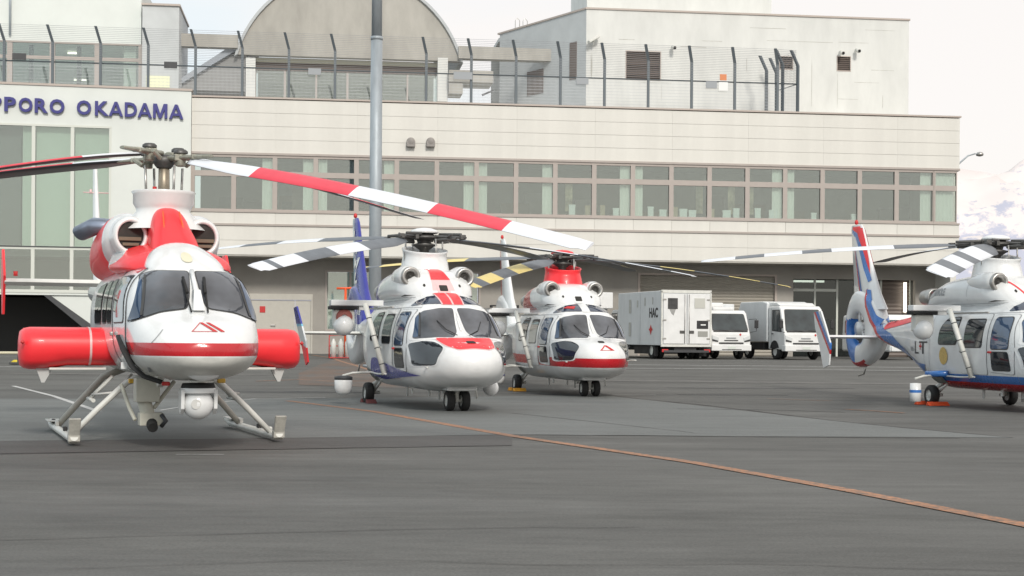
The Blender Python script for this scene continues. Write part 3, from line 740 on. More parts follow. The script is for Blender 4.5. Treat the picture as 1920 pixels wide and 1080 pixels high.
# ------------------------------------------------------------------ roof-top volumes
def blk(name, px0, px1, pz0, pz1, w, depth, m, parent, fr=FR, yref=None, bevel=0):
    a, z1 = fr.uz(px0, pz1, w); b, _ = fr.uz(px1, pz1, w); z0 = fr.z((px0+px1)/2, pz0, w)
    mb = MB(); mb.box((a, w, z0), (b, w+depth, z1)); return mb.build(name, m, parent, bevel)
zR = zP-.45
U = root(FR, 'upper_lounge', 'set back white upper storey with a strip of large windows above the airport name')
w = 6.0; a, b = FR.u(-300, 50, w), FR.u(265, 50, w); zt = FR.z(100, -40, w); z1 = FR.z(130, 79, w); zm0, zm1 = FR.z(130, 112, w), FR.z(130, 106, w)
mb = MB(); mb.box((a, w, z1), (b, w+5, zt)); mb.box((a, w+4, zR), (b, w+5, z1)); mb.box((a, w+.2, zR), (b, w+4, zR+.05)); mb.build('wall', CLADL, U)
us = [a, FR.u(-130, 50, w), FR.u(-62, 50, w), FR.u(18, 120, w), FR.u(98, 120, w), FR.u(182, 120, w), b]
f = MB()
for u in us: f.box((u-.13, w, zR), (u+.13, w+.15, z1))
f.box((a, w-.01, zm0), (b, w+.13, zm1)); f.box((a, w-.02, z1-.08), (b, w+.13, z1-.0)); o = f.build('window', WFRAME, U)
for x0, x1 in zip(us, us[1:]):
    for lo, hi in ((zR+.05, zm0), (zm1, z1-.08)):
        p = MB(); p.box((x0+.13, w+.05, lo), (x1-.13, w+.07, hi)); p.build('pane', WGLASS, o)
for px in (57, 147): u = FR.u(px, 120, w+1); mb = MB(); mb.box((u-.08, w+1, zR), (u+.12, w+1.2, z1)); mb.build('inner_column', ROOMD, U)
mb = MB(); mb.box((b-.9, w+.4, zR), (b-.3, w+.44, z1)); mb.build('curtain', CURT, U)
for px, py in ((150, 90), (138, 100), (8, 82), (150, 150)): u = FR.u(px, py, w+2.5); z = FR.z(px, py, w+2.5); mb = MB(); mb.box((u-.3, w+2.5, z-.02), (u+.3, w+2.6, z+.05)); mb.build('ceiling_lamp', LAMP, U)
mb = MB(); mb.tube([(FR.u(19, 20, w-.1), w-.1, FR.z(19, -60, w-.1)), (FR.u(19, 20, w-.1), w-.1, FR.z(19, 66, w-.1))], .06); mb.build('drain_pipe', GALV, U)
B2 = root(FR, 'lift_tower', 'grey lift tower between the upper lounge and the vaulted hall')
blk('wall', 267, 336, 168, 10, 5.4, 5, CORR, B2); blk('coping', 265, 338, 10, 5, 5.3, 5.2, CAP, B2)
mb = MB(); aa, zz = FR.uz(274, 163, 5.35); bb, zz2 = FR.uz(318, 143, 5.35); mb.box((aa, 5.33, zz), (bb, 5.4, zz2)); mb.build('lit_window', mat('lit lobby window', (.62, .62, .42), .5, emit=.35), B2)
# barrel vault hall
V = root(FR, 'vaulted_hall', 'barrel vaulted concrete hall with white columns and dark glazing on the roof')
w = 7.0
cx_u, zb = FR.uz(650, 108, w); hl = (FR.u(862, 100, w)-FR.u(446, 100, w))/2; cu = (FR.u(862, 100, w)+FR.u(446, 100, w))/2
top = FR.z(650, -49, w); sag = top-zb; Rv = (hl*hl+sag*sag)/(2*sag); a0 = math.asin(hl/Rv)
arc = [(cu+Rv*math.sin(a0*t/16), zb+sag-Rv+Rv*math.cos(a0*t/16)) for t in range(-16, 17)]
mb = MB(); mb.prism(arc, w, w+.5); mb.build('gable', CONCW, V)
arc2 = [(cu+(Rv+.14)*math.sin(a0*1.02*t/16), zb+sag-Rv+(Rv+.14)*math.cos(a0*1.02*t/16)) for t in range(-16, 17)]
mb = MB(); n = len(arc); vs = [(p[0], w-.15, p[1]) for p in arc2]+[(p[0], w+9, p[1]) for p in arc2]+[(p[0], w-.15, p[1]) for p in arc]+[(p[0], w+9, p[1]) for p in arc]
mb.add(vs, [(i, i+1, n+i+1, n+i) for i in range(n-1)]+[(2*n+i+1, 2*n+i, 3*n+i, 3*n+i+1) for i in range(n-1)]+[(2*n+i, 2*n+i+1, i+1, i) for i in range(n-1)]+[(0, n, 3*n, 2*n), (n-1, 3*n-1, 4*n-1, 2*n-1)])
mb.build('vault_roof', mat('grey roof sheet', (.42, .44, .45), .5, var=.05), V)
for x0, x1 in ((461, 479), (821, 840)): o = blk('column', x0, x1, 190, 108, w-.05, .5, WHITEW, V)
mb = MB(); a, b = FR.u(479, 150, w+1), FR.u(821, 150, w+1); z0 = zR; z1 = zb
mb.box((a, w+4, z0), (b, w+4.1, z1)); mb.box((a-.1, w+.5, z1-.25), (b+.1, w+4, z1-.05)); mb.build('back_wall', mat('lounge back wall', (.5, .49, .4), .8), V)
mb = MB(); mb.box((a, w+.7, FR.z(650, 136, w+.7)), (b, w+.85, z1)); mb.build('louvre_band', SLATD, V)
f = MB(); zt = FR.z(650, 136, w+.7)
us = [lerp(a, b, t) for t in (0, .16, .33, .5, .66, .83, 1)]
for u in us: f.box((u-.05, w+.74, z0), (u+.05, w+.84, zt))
o = f.build('window', WFRAME, V)
for x0, x1 in zip(us, us[1:]): p = MB(); p.box((x0+.05, w+.78, z0), (x1-.05, w+.8, zt)); p.build('pane', WGLASS, o)
mb = MB(); q = [FR.uz(x, y, w+.3) for x, y in ((338, 168), (338, 155), (452, 92), (461, 92), (461, 172))]
mb.prism(q, w+.3, w+5); mb.build('side_wing', mat('dark grey siding', (.26, .26, .255), .7, var=.05), V)  # plain dark grey siding on the wing
q = [FR.uz(x, y, w+.1) for x, y in ((338, 158), (338, 148), (430, 88), (462, 88), (462, 95), (440, 96))]
mb = MB(); mb.prism(q, w+.05, w+5.2); mb.build('wing_roof', mat('grey wing roof', (.3, .33, .37), .5), V)
blk('beam', 338, 446, 88, 62, w-.3, .6, CONCW, V); blk('beam', 860, 1036, 112, 86, w-.3, .6, CONCW, V)
K = root(FR, 'roof_duct_housing', 'small grey concrete housing on the roof between hall and white block')
blk('housing', 842, 925, 154, 131, w-.6, 2, CONCW, K); blk('plinth', 842, 868, 175, 154, w-.5, 1.6, CONCW, K)
mb = MB(); q = [FR.uz(x, y, w-.7) for x, y in ((903, 177), (925, 168), (925, 171), (905, 180))]; mb.prism(q, w-.75, w-.65); mb.build('bracket', DGREY, K)
# right-hand white block
W3 = 4.0
Q = root(FR, 'plant_block', 'large white windowless block on the right of the terminal roof')
a, b = FR.u(1099, 100, W3), FR.u(1704, 100, W3); zt = zavg(FR, [(1100, 22), (1704, 34)], W3); zq = zR
a2 = FR.u(937, 85, W3+7); holesq = []
lou = []
for x0, x1, y0, y1 in ((1174, 1238, 98, 148), (1462, 1486, 107, 129), (1570, 1594, 107, 132)):
    u0, zb0 = FR.uz(x0, y1, W3); u1, zt0 = FR.uz(x1, y0, W3); lou.append((u0, u1, zb0, zt0))
mb = MB(); holes_wall(mb, a, b, zq, zt, W3, W3+.3, lou); mb.box((b-.3, W3+.3, zq), (b, W3+11, zt)); mb.box((a2, W3+11, zq), (b, W3+11.2, zt)); mb.prism([(a, W3+.001), (b, W3+.3), (b, W3+11), (a2, W3+11), (a2, W3+7.5)], zt-.3, zt-.1, 'z')
mb.build('wall', WHITEW, Q)
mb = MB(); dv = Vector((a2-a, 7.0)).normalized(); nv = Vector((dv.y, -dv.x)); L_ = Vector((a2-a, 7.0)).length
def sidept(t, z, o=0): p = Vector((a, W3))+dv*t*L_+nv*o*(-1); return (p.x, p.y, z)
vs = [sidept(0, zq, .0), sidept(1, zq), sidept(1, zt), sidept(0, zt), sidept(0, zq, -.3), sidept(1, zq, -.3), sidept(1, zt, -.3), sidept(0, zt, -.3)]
mb.add(vs, [(0, 1, 2, 3), (4, 7, 6, 5), (0, 4, 5, 1), (1, 5, 6, 2), (2, 6, 7, 3), (3, 7, 4, 0)]); mb.build('side_wall', CORR, Q)  # shade of the white side wall is put into this greyer colour
mb = MB(); mb.box((a-.05, W3-.06, zt), (b+.05, W3+.3, zt+.09)); mb.add([sidept(0, zt, .05), sidept(1.02, zt, .05), sidept(1.02, zt+.09, .05), sidept(0, zt+.09, .05), sidept(0, zt, -.3), sidept(1.02, zt, -.3), sidept(1.02, zt+.09, -.3), sidept(0, zt+.09, -.3)], [(0, 1, 2, 3), (4, 7, 6, 5), (2, 6, 7, 3), (0, 4, 5, 1), (1, 5, 6, 2)]); mb.build('coping', CAP, Q)
blk('penthouse', 1101, 1447, 28, -60, W3+2, 5, WHITEW, Q)
for u0, u1, z0, z1 in lou:
    n = max(6, int((z1-z0)/.1)); f = MB(); f.box((u0-.04, W3-.02, z0-.04), (u1+.04, W3+.05, z0)); f.box((u0-.04, W3-.02, z1), (u1+.04, W3+.05, z1+.04)); f.box((u0-.04, W3-.02, z0), (u0, W3+.05, z1)); f.box((u1, W3-.02, z0), (u1+.04, W3+.05, z1))
    o = f.build('louvre', CAP, Q); s = MB()
    for i in range(n):
        z = lerp(z0, z1, i/n); h = (z1-z0)/n; s.add([(u0, W3+.02, z), (u1, W3+.02, z), (u1, W3+.1, z+h*.95), (u0, W3+.1, z+h*.95)], [(0, 1, 2, 3)])
    tag(s.build('slats', SLATD, o), kind='stuff')
stm = mat('grime streak', (.43, .42, .385), .8, var=.15, vscale=3)
for px, py, wpx, hpx in ((1300, 88, 50, 1.2), (1440, 53, 70, 1.2), (1500, 78, 130, 1), (1335, 77, 40, 1), (1600, 80, 60, .8), (1655, 132, 45, 1), (1650, 57, 60, .8), (1590, 186, 40, .8), (1625, 155, 50, .8), (1400, 120, 1, 40), (1522, 150, .9, 110), (1570, 170, .8, 70), (1109, 125, 3, 60), (1230, 155, 60, .8), (1655, 190, .8, 30), (1175, 74, 30, 1.2), (1240, 175, .8, 55)):
    u, z = FR.uz(px, py, W3); k = 1/37.0; m = MB(); n_ = 8; pts_ = []
    for i_ in range(n_+1): pts_.append((u+(i_/n_-.5)*wpx*k, z+hpx*k/2*random.uniform(.3, 1)))
    for i_ in range(n_, -1, -1): pts_.append((u+(i_/n_-.5)*wpx*k, z-hpx*k/2*random.uniform(.3, 1)))
    m.prism(pts_, W3-.004, W3-.001); m.build('grime_mark', stm, Q)
# openings on the slanting side wall
def side_open(t0, t1, px, y0, y1, name):
    z0 = FR.z(px, y1, W3+3); z1 = FR.z(px, y0, W3+3); mb = MB()
    v = [sidept(t0, z0, .03), sidept(t1, z0, .03), sidept(t1, z1, .03), sidept(t0, z1, .03), sidept(t0, z0, -.02), sidept(t1, z0, -.02), sidept(t1, z1, -.02), sidept(t0, z1, -.02)]
    mb.add(v, [(0, 1, 2, 3), (4, 7, 6, 5), (0, 4, 5, 1), (1, 5, 6, 2), (2, 6, 7, 3), (3, 7, 4, 0)]); mb.build(name, SLATD, Q)
side_open(.47, .66, 1008, 126, 172, 'window'); side_open(.1, .175, 1078, 94, 162, 'door')
# wall cameras and lamps on the white block
def wallcam(px, py, w, label, dark=True):
    u, z = FR.uz(px, py, w-.25); r = empty('security_camera', FR.world(u, w, z), FR.b, label, 'camera', 'cameras on the terminal roof walls')
    m = MB(); m.tube([(0, 0, .1), (0, -.2, .12), (0, -.28, .03)], .03); m.build('bracket', OFFW, r)
    m = MB(); m.tube([(.0, -.2, .02), (.03, -.5, -.06)], .1, 12); m.build('housing', OFFW, r); m = MB(); m.tube([(.03, -.49, -.058), (.032, -.53, -.07)], .075, 12); m.build('lens', BLACK, r)
wallcam(1262, 89, W3, 'small camera on the white block just right of the wide louvre'); wallcam(1577, 99, W3, 'left one of the two cameras above the square louvre'); wallcam(1607, 95, W3, 'right one of the two cameras above the square louvre')
fl = empty('flood_lamp', FR.world(*[FR.u(1112, 75, W3-.2), W3-.3], FR.z(1112, 75, W3-.2)), FR.b, 'cream floodlight on a bracket at the corner of the white block', 'lamp')
m = MB(); m.tube([(0, .3, -.25), (0, 0, -.25), (0, -.05, 0)], .035); m.build('bracket', OFFW, fl); m = MB(); m.prism([(-.3, -.1), (.25, .25), (.32, .12), (-.2, -.2)], -.25, .15); m.build('housing', OFFW, fl, bevel=.02)
# roof ladder hoop and small mast
ld = empty('roof_ladder', FR.world(FR.u(977, 60, W3+6), W3+6, zR), FR.b, 'caged steel ladder hoops above the sloping roof edge', 'ladder')
z0, z1 = FR.z(977, 68, W3+6), FR.z(977, 34, W3+6)
for du in (-.2, .22):
    m = MB(); m.tube([(du-.12, 0, z0-zR-2), (du-.12, 0, z1-zR-.15), (du, 0, z1-zR), (du+.12, 0, z1-zR-.15), (du+.12, .0, z0-zR-2)], .02, 8); m.build('hoop', METAL, ld)
m = MB(); m.box((-.4, -.2, z0-zR-.05), (.45, .2, z0-zR)); m.build('platform', METAL, ld)
# ------------------------------------------------------------------ security fence on the parapet
WF = .7
FN = root(FR, 'security_fence', 'tall dark post security fence with strung wires along the terminal roof edge', 'fence')
tops = [(87, 33), (183, 40), (270, 46), (367, 51), (458, 56), (545, 61), (632, 65), (714, 68), (800, 72), (885, 76), (968, 79), (1048, 82), (1130, 84), (1210, 87), (1290, 89), (1371, 91), (1450, 93)]
us = [FR.u(x+8, 120, WF) for x, y in tops]; stp = (us[-1]-us[2])/(len(us)-3)
us = [us[-1]-stp*i for i in range(len(us)+3)][::-1]
zf = zavg(FR, [(545, 61), (968, 79), (1371, 91)], WF); zk = zf-.75
zmesh = zavg(FR, [(640, 131), (1280, 152)], WF)
pd = None
def post_mesh():
    m = MB(); m.box((-.06, -.06, zP-.5), (.06, .06, zk)); m.add([(-.06, -.06, zk), (.06, -.06, zk), (.06, .06, zk), (-.06, .06, zk), (-.06-.2, -.33, zf), (.06-.2, -.33, zf), (.06-.2, -.2, zf), (-.06-.2, -.2, zf)], [(0, 3, 2, 1), (4, 5, 6, 7), (0, 1, 5, 4), (1, 2, 6, 5), (2, 3, 7, 6), (3, 0, 4, 7)]); return m
for i, u in enumerate(us):
    o = post_mesh().build('fence_post', POSTM, FN) if pd is None else link('fence_post', pd, FN); pd = o.data; o.location = (u, WF, 0)
uC = FR.u(1496, 120, WF)
for (u, wv, rz) in ((uC, WF, 1.03), (uC-.4, WF+2.2, 1.0), (uC-.75, WF+.05, .95), (uC-1.1, WF+1.6, 1.1)):
    o = link('fence_post', pd, FN); o.location = (u, wv, 0); o.rotation_euler = (0, 0, -rz)
n = 20
for i in range(n):
    t = i/(n-1); z = lerp(zmesh+.1, zf-.03, t); off = 0 if z < zk else (z-zk)/(zf-zk)
    m = MB(); m.tube([(us[0], WF-.06-.22*off, z), (us[-1]-.2*off, WF-.06-.22*off, z), (uC-.1, WF-.06, z), (uC-.4, WF+2.2, z)],   .0065, 4, caps=False); m.build('wire', WIREM, FN)
m = MB(); m.tube([(us[0], WF, zmesh), (uC, WF, zmesh), (uC-.4, WF+2.2, zmesh)], .03, 6); m.build('mid_rail', POSTM, FN)
m = MB(); uu = FR.u(-100, 100, WF); z0 = zP-.2
while uu < uC:
    m.add([(uu, WF+.02, z0), (uu+.011, WF+.02, z0), (uu+.011, WF+.02, zmesh), (uu, WF+.02, zmesh)], [(0, 1, 2, 3)]); uu += .06
k = 0
while k < 2.2:
    m.add([(uC-.4*k/2.2, WF+k, z0), (uC-.4*k/2.2, WF+k+.013, z0), (uC-.4*k/2.2, WF+k+.013, zmesh), (uC-.4*k/2.2, WF+k, zmesh)], [(0, 1, 2, 3)]); k += .05
z = z0
while z < zmesh: m.add([(FR.u(-100, 100, WF), WF+.024, z), (uC, WF+.024, z), (uC, WF+.024, z+.012), (FR.u(-100, 100, WF), WF+.024, z+.012)], [(0, 1, 2, 3)]); z += .15
tag(m.build('mesh_infill', mat('mesh wire', (.42, .44, .46), .5, metal=.2), FN, recalc=False), kind='stuff')
for px, py, c, ww, hh in ((36, 106, DGREY, .62, .3), (320, 122, DGREY, .6, .3), (590, 134, mat('grey sign plate', (.3, .32, .34), .5), .6, .3), (868, 142, mat('grey sign plate', (.3, .32, .34), .5), .9, .35), (1092, 152, mat('grey sign plate', (.3, .32, .34), .5), .6, .3), (1334, 159, mat('grey sign plate', (.3, .32, .34), .5), .55, .33), (1356, 162, mat('white sign plate', (.75, .76, .75), .5), .45, .42), (1356, 145, mat('orange sign plate', (.62, .22, .09), .5), .33, .3)):
    u, z = FR.uz(px, py, WF-.1); m = MB(); m.box((u-ww/2, WF-.12, z-hh/2), (u+ww/2, WF-.09, z+hh/2)); m.build('sign_plate', c, FN)
# ------------------------------------------------------------------ poles
d = 50.0; p = G(704, 690); 
lp = empty('light_pole', (P(704, 400, 52).x, 52, gz(52)), 0, 'tall weathered grey steel pole standing between the first two helicopters', 'pole')
m = MB(); m.tube([(0, 0, 0), (.0, 0, 6.0), (0, 0, 11.5)], [.22, .215, .2], 20); m.build('lower_shaft', GALV, lp)
m = MB(); m.tube([(0, 0, 11.5), (0, 0, 17)], [.185, .16], 20); m.build('upper_shaft', GALV, lp); m = MB(); m.tube([(0, 0, 11.38), (0, 0, 11.5)], .212, 20); m.build('collar', GALV, lp)
m = MB(); m.tube([(0, 0, 0), (0, 0, .08)], .4, 20); m.build('base_plate', GALV, lp)
sl = empty('street_lamp', (P(1786, 400, 90).x, 90, .55), 0, 'curved arm street lamp poking out beyond the right end of the terminal', 'street lamp')
pt = [P(1783, 330, 90), P(1800, 305, 90), P(1815, 292, 90), P(1829, 288, 90)]; o0 = sl.location
m = MB(); m.tube([(0, 0, 0)]+[tuple(q-Vector(o0)) for q in pt], [.1, .06, .05, .045, .04], 8); m.build('arm', GALV, sl)
q = P(1837, 289, 90)-Vector(o0); m = MB(); m.lathe([(.02, .14), (.16, .1), (.24, 0), (.2, -.1), (.05, -.14)], tuple(q), 'z', 14); m.build('lamp_head', METAL, sl)
# ------------------------------------------------------------------ helicopters: shared pieces
def rotor_blade(parent, hub, Rr, th, chord, pitch, ccw, r0, droop, tilt, top_at, mats, under, thick=.045, twist=0.0, tipsweep=0.0):
    """one blade as one mesh; th: local azimuth; top_at(r/R) -> index in mats"""
    n = 36; a = Vector((math.cos(th), math.sin(th), 0)); l0 = Vector((-a.y, a.x, 0)) * (1 if ccw else -1)
    prof = [(.25, 0), (.17, .8), (-.05, 1), (-.4, .6), (-.75, .08), (-.75, -.08), (-.4, -.4), (-.05, -.75), (.17, -.65)]
    cuts = sorted({r0/Rr, 1.0, .985, *[i/n for i in range(n) if i/n > r0/Rr], *[c+e for c in STRIPE_CUTS.get(id(top_at), ()) for e in (-.0015, .0015)]})
    mb = MB(); k = len(prof); vs = []
    for t in cuts:
        r = t*Rr; q = (t-r0/Rr)/(1-r0/Rr)
        c = chord*(.45+.55*min(1, q/.14)); c *= 1 if t < .985 else .8
        p = pitch + twist*(1-t)
        l = l0*math.cos(p)+Vector((0, 0, 1))*math.sin(p); zz = Vector((0, 0, 1))*math.cos(p)-l0*math.sin(p)
        z = hub[2]-droop*t**(1.7 if Rr < 6.5 else 1.35) - tilt*r*a.x
        o = Vector((hub[0]+a.x*r, hub[1]+a.y*r, z)) - l0*tipsweep*max(0, t-.93)*8
        tk = thick*(1.3-.6*t)
        for u, w_ in prof: vs.append(o+l*(u*c)+zz*(w_*tk))
    fs = []
    mb.add(vs, [])
    for i in range(len(cuts)-1):
        tm = (cuts[i]+cuts[i+1])/2; mi = top_at(tm)
        for j in range(k):
            mb.f.append([i*k+j, i*k+(j+1) % k, (i+1)*k+(j+1) % k, (i+1)*k+j]); mb.m.append(mi if j < 4 else len(mats)); mb.sm.append(True)
    mb.f.append(list(range(k))); mb.m.append(len(mats)); mb.sm.append(False)
    mb.f.append([(len(cuts)-1)*k+j for j in range(k)]); mb.m.append(0); mb.sm.append(False)
    return mb.build('rotor_blade', list(mats)+[under], parent)
STRIPE_CUTS = {}
def stripes(spec):
    """spec: list of (upper r/R, index)"""
    f = lambda t: next(i for lim, i in spec if t <= lim+1e-6)
    STRIPE_CUTS[id(f)] = [lim for lim, _ in spec if lim < 1]
    return f
def wheel(parent, c, r, w, name='wheel'):
    m = MB(); m.lathe([(r*.55, -w*.5), (r*.85, -w*.5), (r*.97, -w*.34), (r, 0), (r*.97, w*.34), (r*.85, w*.5), (r*.55, w*.5)], c, 'y', 28)
    o = m.build(name, BLACK, parent); m = MB()
    m.lathe([(0, -w*.36), (r*.2, -w*.42), (r*.3, -w*.3), (r*.5, -w*.33), (r*.56, -w*.47), (r*.56, w*.47), (r*.5, w*.33), (r*.3, w*.3), (r*.2, w*.42), (0, w*.36)], c, 'y', 22)
    m.build('rim', OFFW, o); return o
def side_pair(fn, *a, **k): return [fn('right', *a, **k), fn('left', *a, **k)]
def dauphin(cfg):
    psi = R(cfg['psi']); Hh = empty('helicopter', (cfg['x'], cfg['d'], 0), psi-R(90), cfg['label'], 'helicopter', 'helicopters parked on the apron')
    lv = cfg['livery']
    rows = [(3.97, .86, .97, .05, 2, 2, .5), (3.93, .77, 1.07, .2, 2, 2, .5), (3.82, .66, 1.2, .4, 2.1, 2.1, .5), (3.6, .56, 1.31, .59, 2.3, 2.3, .48), (3.3, .49, 1.38, .72, 2.5, 2.4, .45), (3.0, .45, 1.46, .85, 2.7, 2.6, .42),
            (2.75, .43, 1.62, .93, 2.8, 2.8, .42), (2.32, .37, 2.03, .985, 2.9, 3.0, .42), (2.0, .37, 2.2, 1.0, 2.6, 3.2, .42), (1.6, .37, 2.31, 1.01, 2.5, 3.3, .42), (1.2, .37, 2.34, 1.01, 2.5, 3.3, .42), (-.8, .37, 2.3, 1.01, 2.6, 3.3, .42), (-1.5, .5, 2.22, .95, 2.7, 3, .42),
            (-2.5, .75, 2.08, .7, 2.6, 2.6, .45), (-3.5, 1.02, 2.0, .44, 2.3, 2.3, .48), (-4.8, 1.3, 1.88, .27, 2.1, 2.1, .5), (-5.7, 1.45, 1.85, .18, 2, 2, .5)]
    planes, paint, mats = [], None, [WHITE]
    Vx, Vz = Vector((1, 0, 0)), Vector((0, 0, 1))
    def band(z_a, z_b, sl, xr):   # plane z = z_a + sl*x
        return [(Vector((0, 0, z)), Vector((-sl, 0, 1)).normalized()) for z in (z_a, z_b)]
    if lv == 3:
        mats = [WHITE, REDD]; planes = band(.99, .77, -.012, 0)+[(Vector((-2.2, 0, 0)), Vx)]
        paint = lambda c: 1 if (.77 < c.z+.012*c.x < .99 and c.x > -2.2) else 0
    if lv == 4:
        mats = [WHITE, REDD, BLUEM]; planes = band(.56, .72, .0, 0)+[(Vector((-1.9, 0, .62)), Vector((.45, 0, 1)).normalized())]
        paint = lambda c: 1 if (c.z < .56 and c.x > -2) else (2 if (c.z < .72 and c.x > -2) else 0)
    if lv == 2:
        mats = [WHITE]
    body = bm_object('fuselage', loft(rows, 64, 110), mats, Hh, planes, paint); bv = bvh_of(body)
    # engine cowling
    rows = [(1.66, 2.15, 2.3, .25, 2.4, 2, .3), (1.5, 2.1, 2.45, .5, 2.6, 2, .3), (1.25, 2.05, 2.62, .68, 2.8, 2, .35), (.8, 2.05, 2.8, .78, 2.8, 2, .4), (0, 2.05, 2.86, .8, 2.7, 2, .4), (-.9, 2.05, 2.82, .77, 2.6, 2, .4),
            (-1.6, 2.05, 2.7, .66, 2.4, 2, .4), (-2.1, 2.06, 2.52, .48, 2.2, 2, .4), (-2.3, 2.1, 2.4, .3, 2, 2, .4)]
    cm, cp, cpl = [WHITE], None, []
    if lv == 2:
        cm = [WHITE, BLUEP]; cpl = [(Vector((-.95, 0, 2.4)), Vector((1, 0, -.55)).normalized())]; cp = lambda c: 1 if (c.x+.95-.55*(c.z-2.4)) < 0 and c.z < 2.72 else 0
    if lv == 3:
        cm = [WHITE, REDD]; cpl = [(Vector((-.25, 0, 2.4)), Vector((1, 0, .7)).normalized())]; cp = lambda c: 1 if (c.x+.25+.7*(c.z-2.4)) < 0 else 0
    cowl = bm_object('engine_cowling', loft(rows, 56, 60), cm, Hh, cpl, cp); bc = bvh_of(cowl)
    # mast fairing
    m = MB(); mc = REDP if lv == 3 else WHITE
    prof = [(.56, 2.72), (.53, 2.85), (.5, 3.0), (.475, 3.14), (.485, 3.22), (.51, 3.26), (.5, 3.275), (.46, 3.25), (.44, 3.1), (.42, 2.9)]
    m.lathe(prof, (0.05, 0, 0), 'z', 40); 
    for i, v in enumerate(m.v): m.v[i] = (.05+(v[0]-.05)*1.12, v[1]*.95, v[2] - (.2*(v[0]) if v[2] > 3.05 else 0))
    col_ = m.build('mast_fairing', mc, Hh); m = MB(); m.lathe([(0, 3.0), (.44, 3.0)], (.05, 0, 0), 'z', 24); m.build('fairing_floor', HOLE, col_); m = MB(); m.lathe([(.16, 3.05), (.3, 3.08), (.3, 3.14), (.14, 3.18)], (0, 0, 0), 'z', 20); m.build('swashplate', METAL, col_)
    if lv == 3: pass
    # air intakes
    for s in (-1, 1):
        m = MB(); m.lathe([(.08, -.12), (.09, -.04), (.13, .03), (.17, .05), (.195, .02), (.2, -.04)], (1.13, s*.57, 2.65), 'x', 28)
        for i, v in enumerate(m.v): m.v[i] = (v[0]-.12*abs(v[1])*0, v[1], v[2])
        o = m.build('air_intake', METAL if lv != 9 else WHITE, Hh); m = MB(); m.lathe([(0, -.05), (.09, -.05)], (1.13, s*.57, 2.65), 'x', 20); m.build('duct', HOLE, o)
        m = MB(); m.lathe([(0, .0), (.03, -.02), (.035, -.06)], (1.13, s*.57, 2.65), 'x', 16); m.build('bullet', DMETAL, o)
        m = MB(); m.lathe([(.17, -.3), (.2, 0), (.2, .2), (.16, .2), (.15, -.2)], (-2.2, s*.34, 2.42), 'x', 20); m.build('exhaust_pipe', METAL, Hh)
    for s in (-1, 1):
        m = MB(); m.lathe([(.17, 1.1), (.205, 1.08), (.225, .95), (.235, .7), (.2, .3), (.1, -.1)], (0, s*.57, 2.65), 'x', 28); m.build('intake_housing', WHITE, Hh)
    # glazing
    def dc(name, poly, view, mt, off=.006, th=0.0, cell=.07, parent=Hh, b=bv): return decal(name, b, poly, view, mt, parent, off, cell, th)
    wsr = [(.035, 1.99), (.3, 1.99), (.62, 1.93), (.76, 1.83), (.9, 1.39), (.5, 1.42), (.2, 1.42), (.09, 1.52)]
    for s in (-1, 1):
        sd = 'right' if s < 0 else 'left'
        w = [(p[0]*s, p[1]) for p in wsr]
        dc('windscreen_frame', rnd(grow(w, .035), .05), 'front', WHITE if lv != 9 else SEAL, .006, .0)
        o = dc('windscreen', rnd(w, .05), 'front', GLASS, .012, .0)
        dc('side_quarter_pane', rnd([(.70*s, 1.86), (.775*s, 1.80), (.885*s, 1.42), (.81*s, 1.42)], .03), 'front', GLASSB, .017, 0, .05, o)
        dc('seal', [(.67*s, 1.9), (.70*s, 1.885), (.80*s, 1.456), (.765*s, 1.457)], 'front', SEAL, .02, 0, .05, o)
        ch = [(.955*s, 1.30), (.75*s, 1.35), (.58*s, 1.33), (.50*s, 1.24), (.62*s, 1.06), (.66*s, .9), (.93*s, .88)]
        dc('chin_window_frame', rnd(grow(ch, .02), .05), 'front', WHITE, .008, 0, .05)
        dc('chin_window', rnd(ch, .05), 'front', GLASSD, .014, 0, .05)
        # overhead panes
        ov = [(.1, 2.27), (.1, 2.075), (.5, 2.07), (.74, 2.03), (.62, 2.13), (.4, 2.225)]
        dc('overhead_window', rnd([(x*s, y) for x, y in ov], .03), 'front', mat('overhead glass', (.03, .04, .07), .08, coat=.5), .008)
        # doors and side windows
        def sd_(name, poly, mt, off=.006, r=.06, parent=Hh): return decal(name, bv, rnd(poly, r), sd, mt, parent, off, .08)
        d1 = [(1.5, .8), (1.5, 1.96), (2.22, 1.96), (2.42, 1.3), (2.42, .76)]
        d2 = [(.33, .74), (.33, 1.98), (1.42, 1.98), (1.42, .74)]
        for dd, lab in ((d1, 'crew_door'), (d2, 'cabin_door')):
            fr_ = sd_(lab+'_gap', grow(dd, .012), GREYT, .003, .08); o = sd_(lab, dd, WHITE, .010, .08)
            dw = [(1.58, 1.27), (1.6, 1.9), (2.12, 1.9), (2.2, 1.72), (2.22, 1.27)] if lab == 'crew_door' else [(.5, 1.3), (.5, 1.87), (1.24, 1.87), (1.22, 1.3)]
            sd_('window_seal', grow(dw, .02), SEAL, .014, .09, o); sd_('window', dw, GLASSB if lab == 'crew_door' else GLASSD, .018, .08, o)
            if lab == 'crew_door':
                d3 = [(1.64, .84), (1.6, 1.2), (2.2, 1.2), (2.3, .88), (2.28, .84)]
                sd_('window_seal', grow(d3, .018), SEAL, .014, .07, o); sd_('window', d3, GLASSD, .018, .06, o)
            h = MB(); hx = 1.56 if lab == 'crew_door' else .42; h.cbox((hx, s*1.03, 1.2), (.12, .04, .04)); h.build('handle', REDS if lab == 'crew_door' else METAL, o, bevel=.008)
        w3 = [(-.62, 1.36), (-.6, 1.7), (-.4, 1.9), (.16, 1.92), (.16, 1.36)]
        sd_('cabin_window_seal', grow(w3, .025), SEAL, .008, .1); sd_('cabin_window', w3, GLASSD, .013, .1)
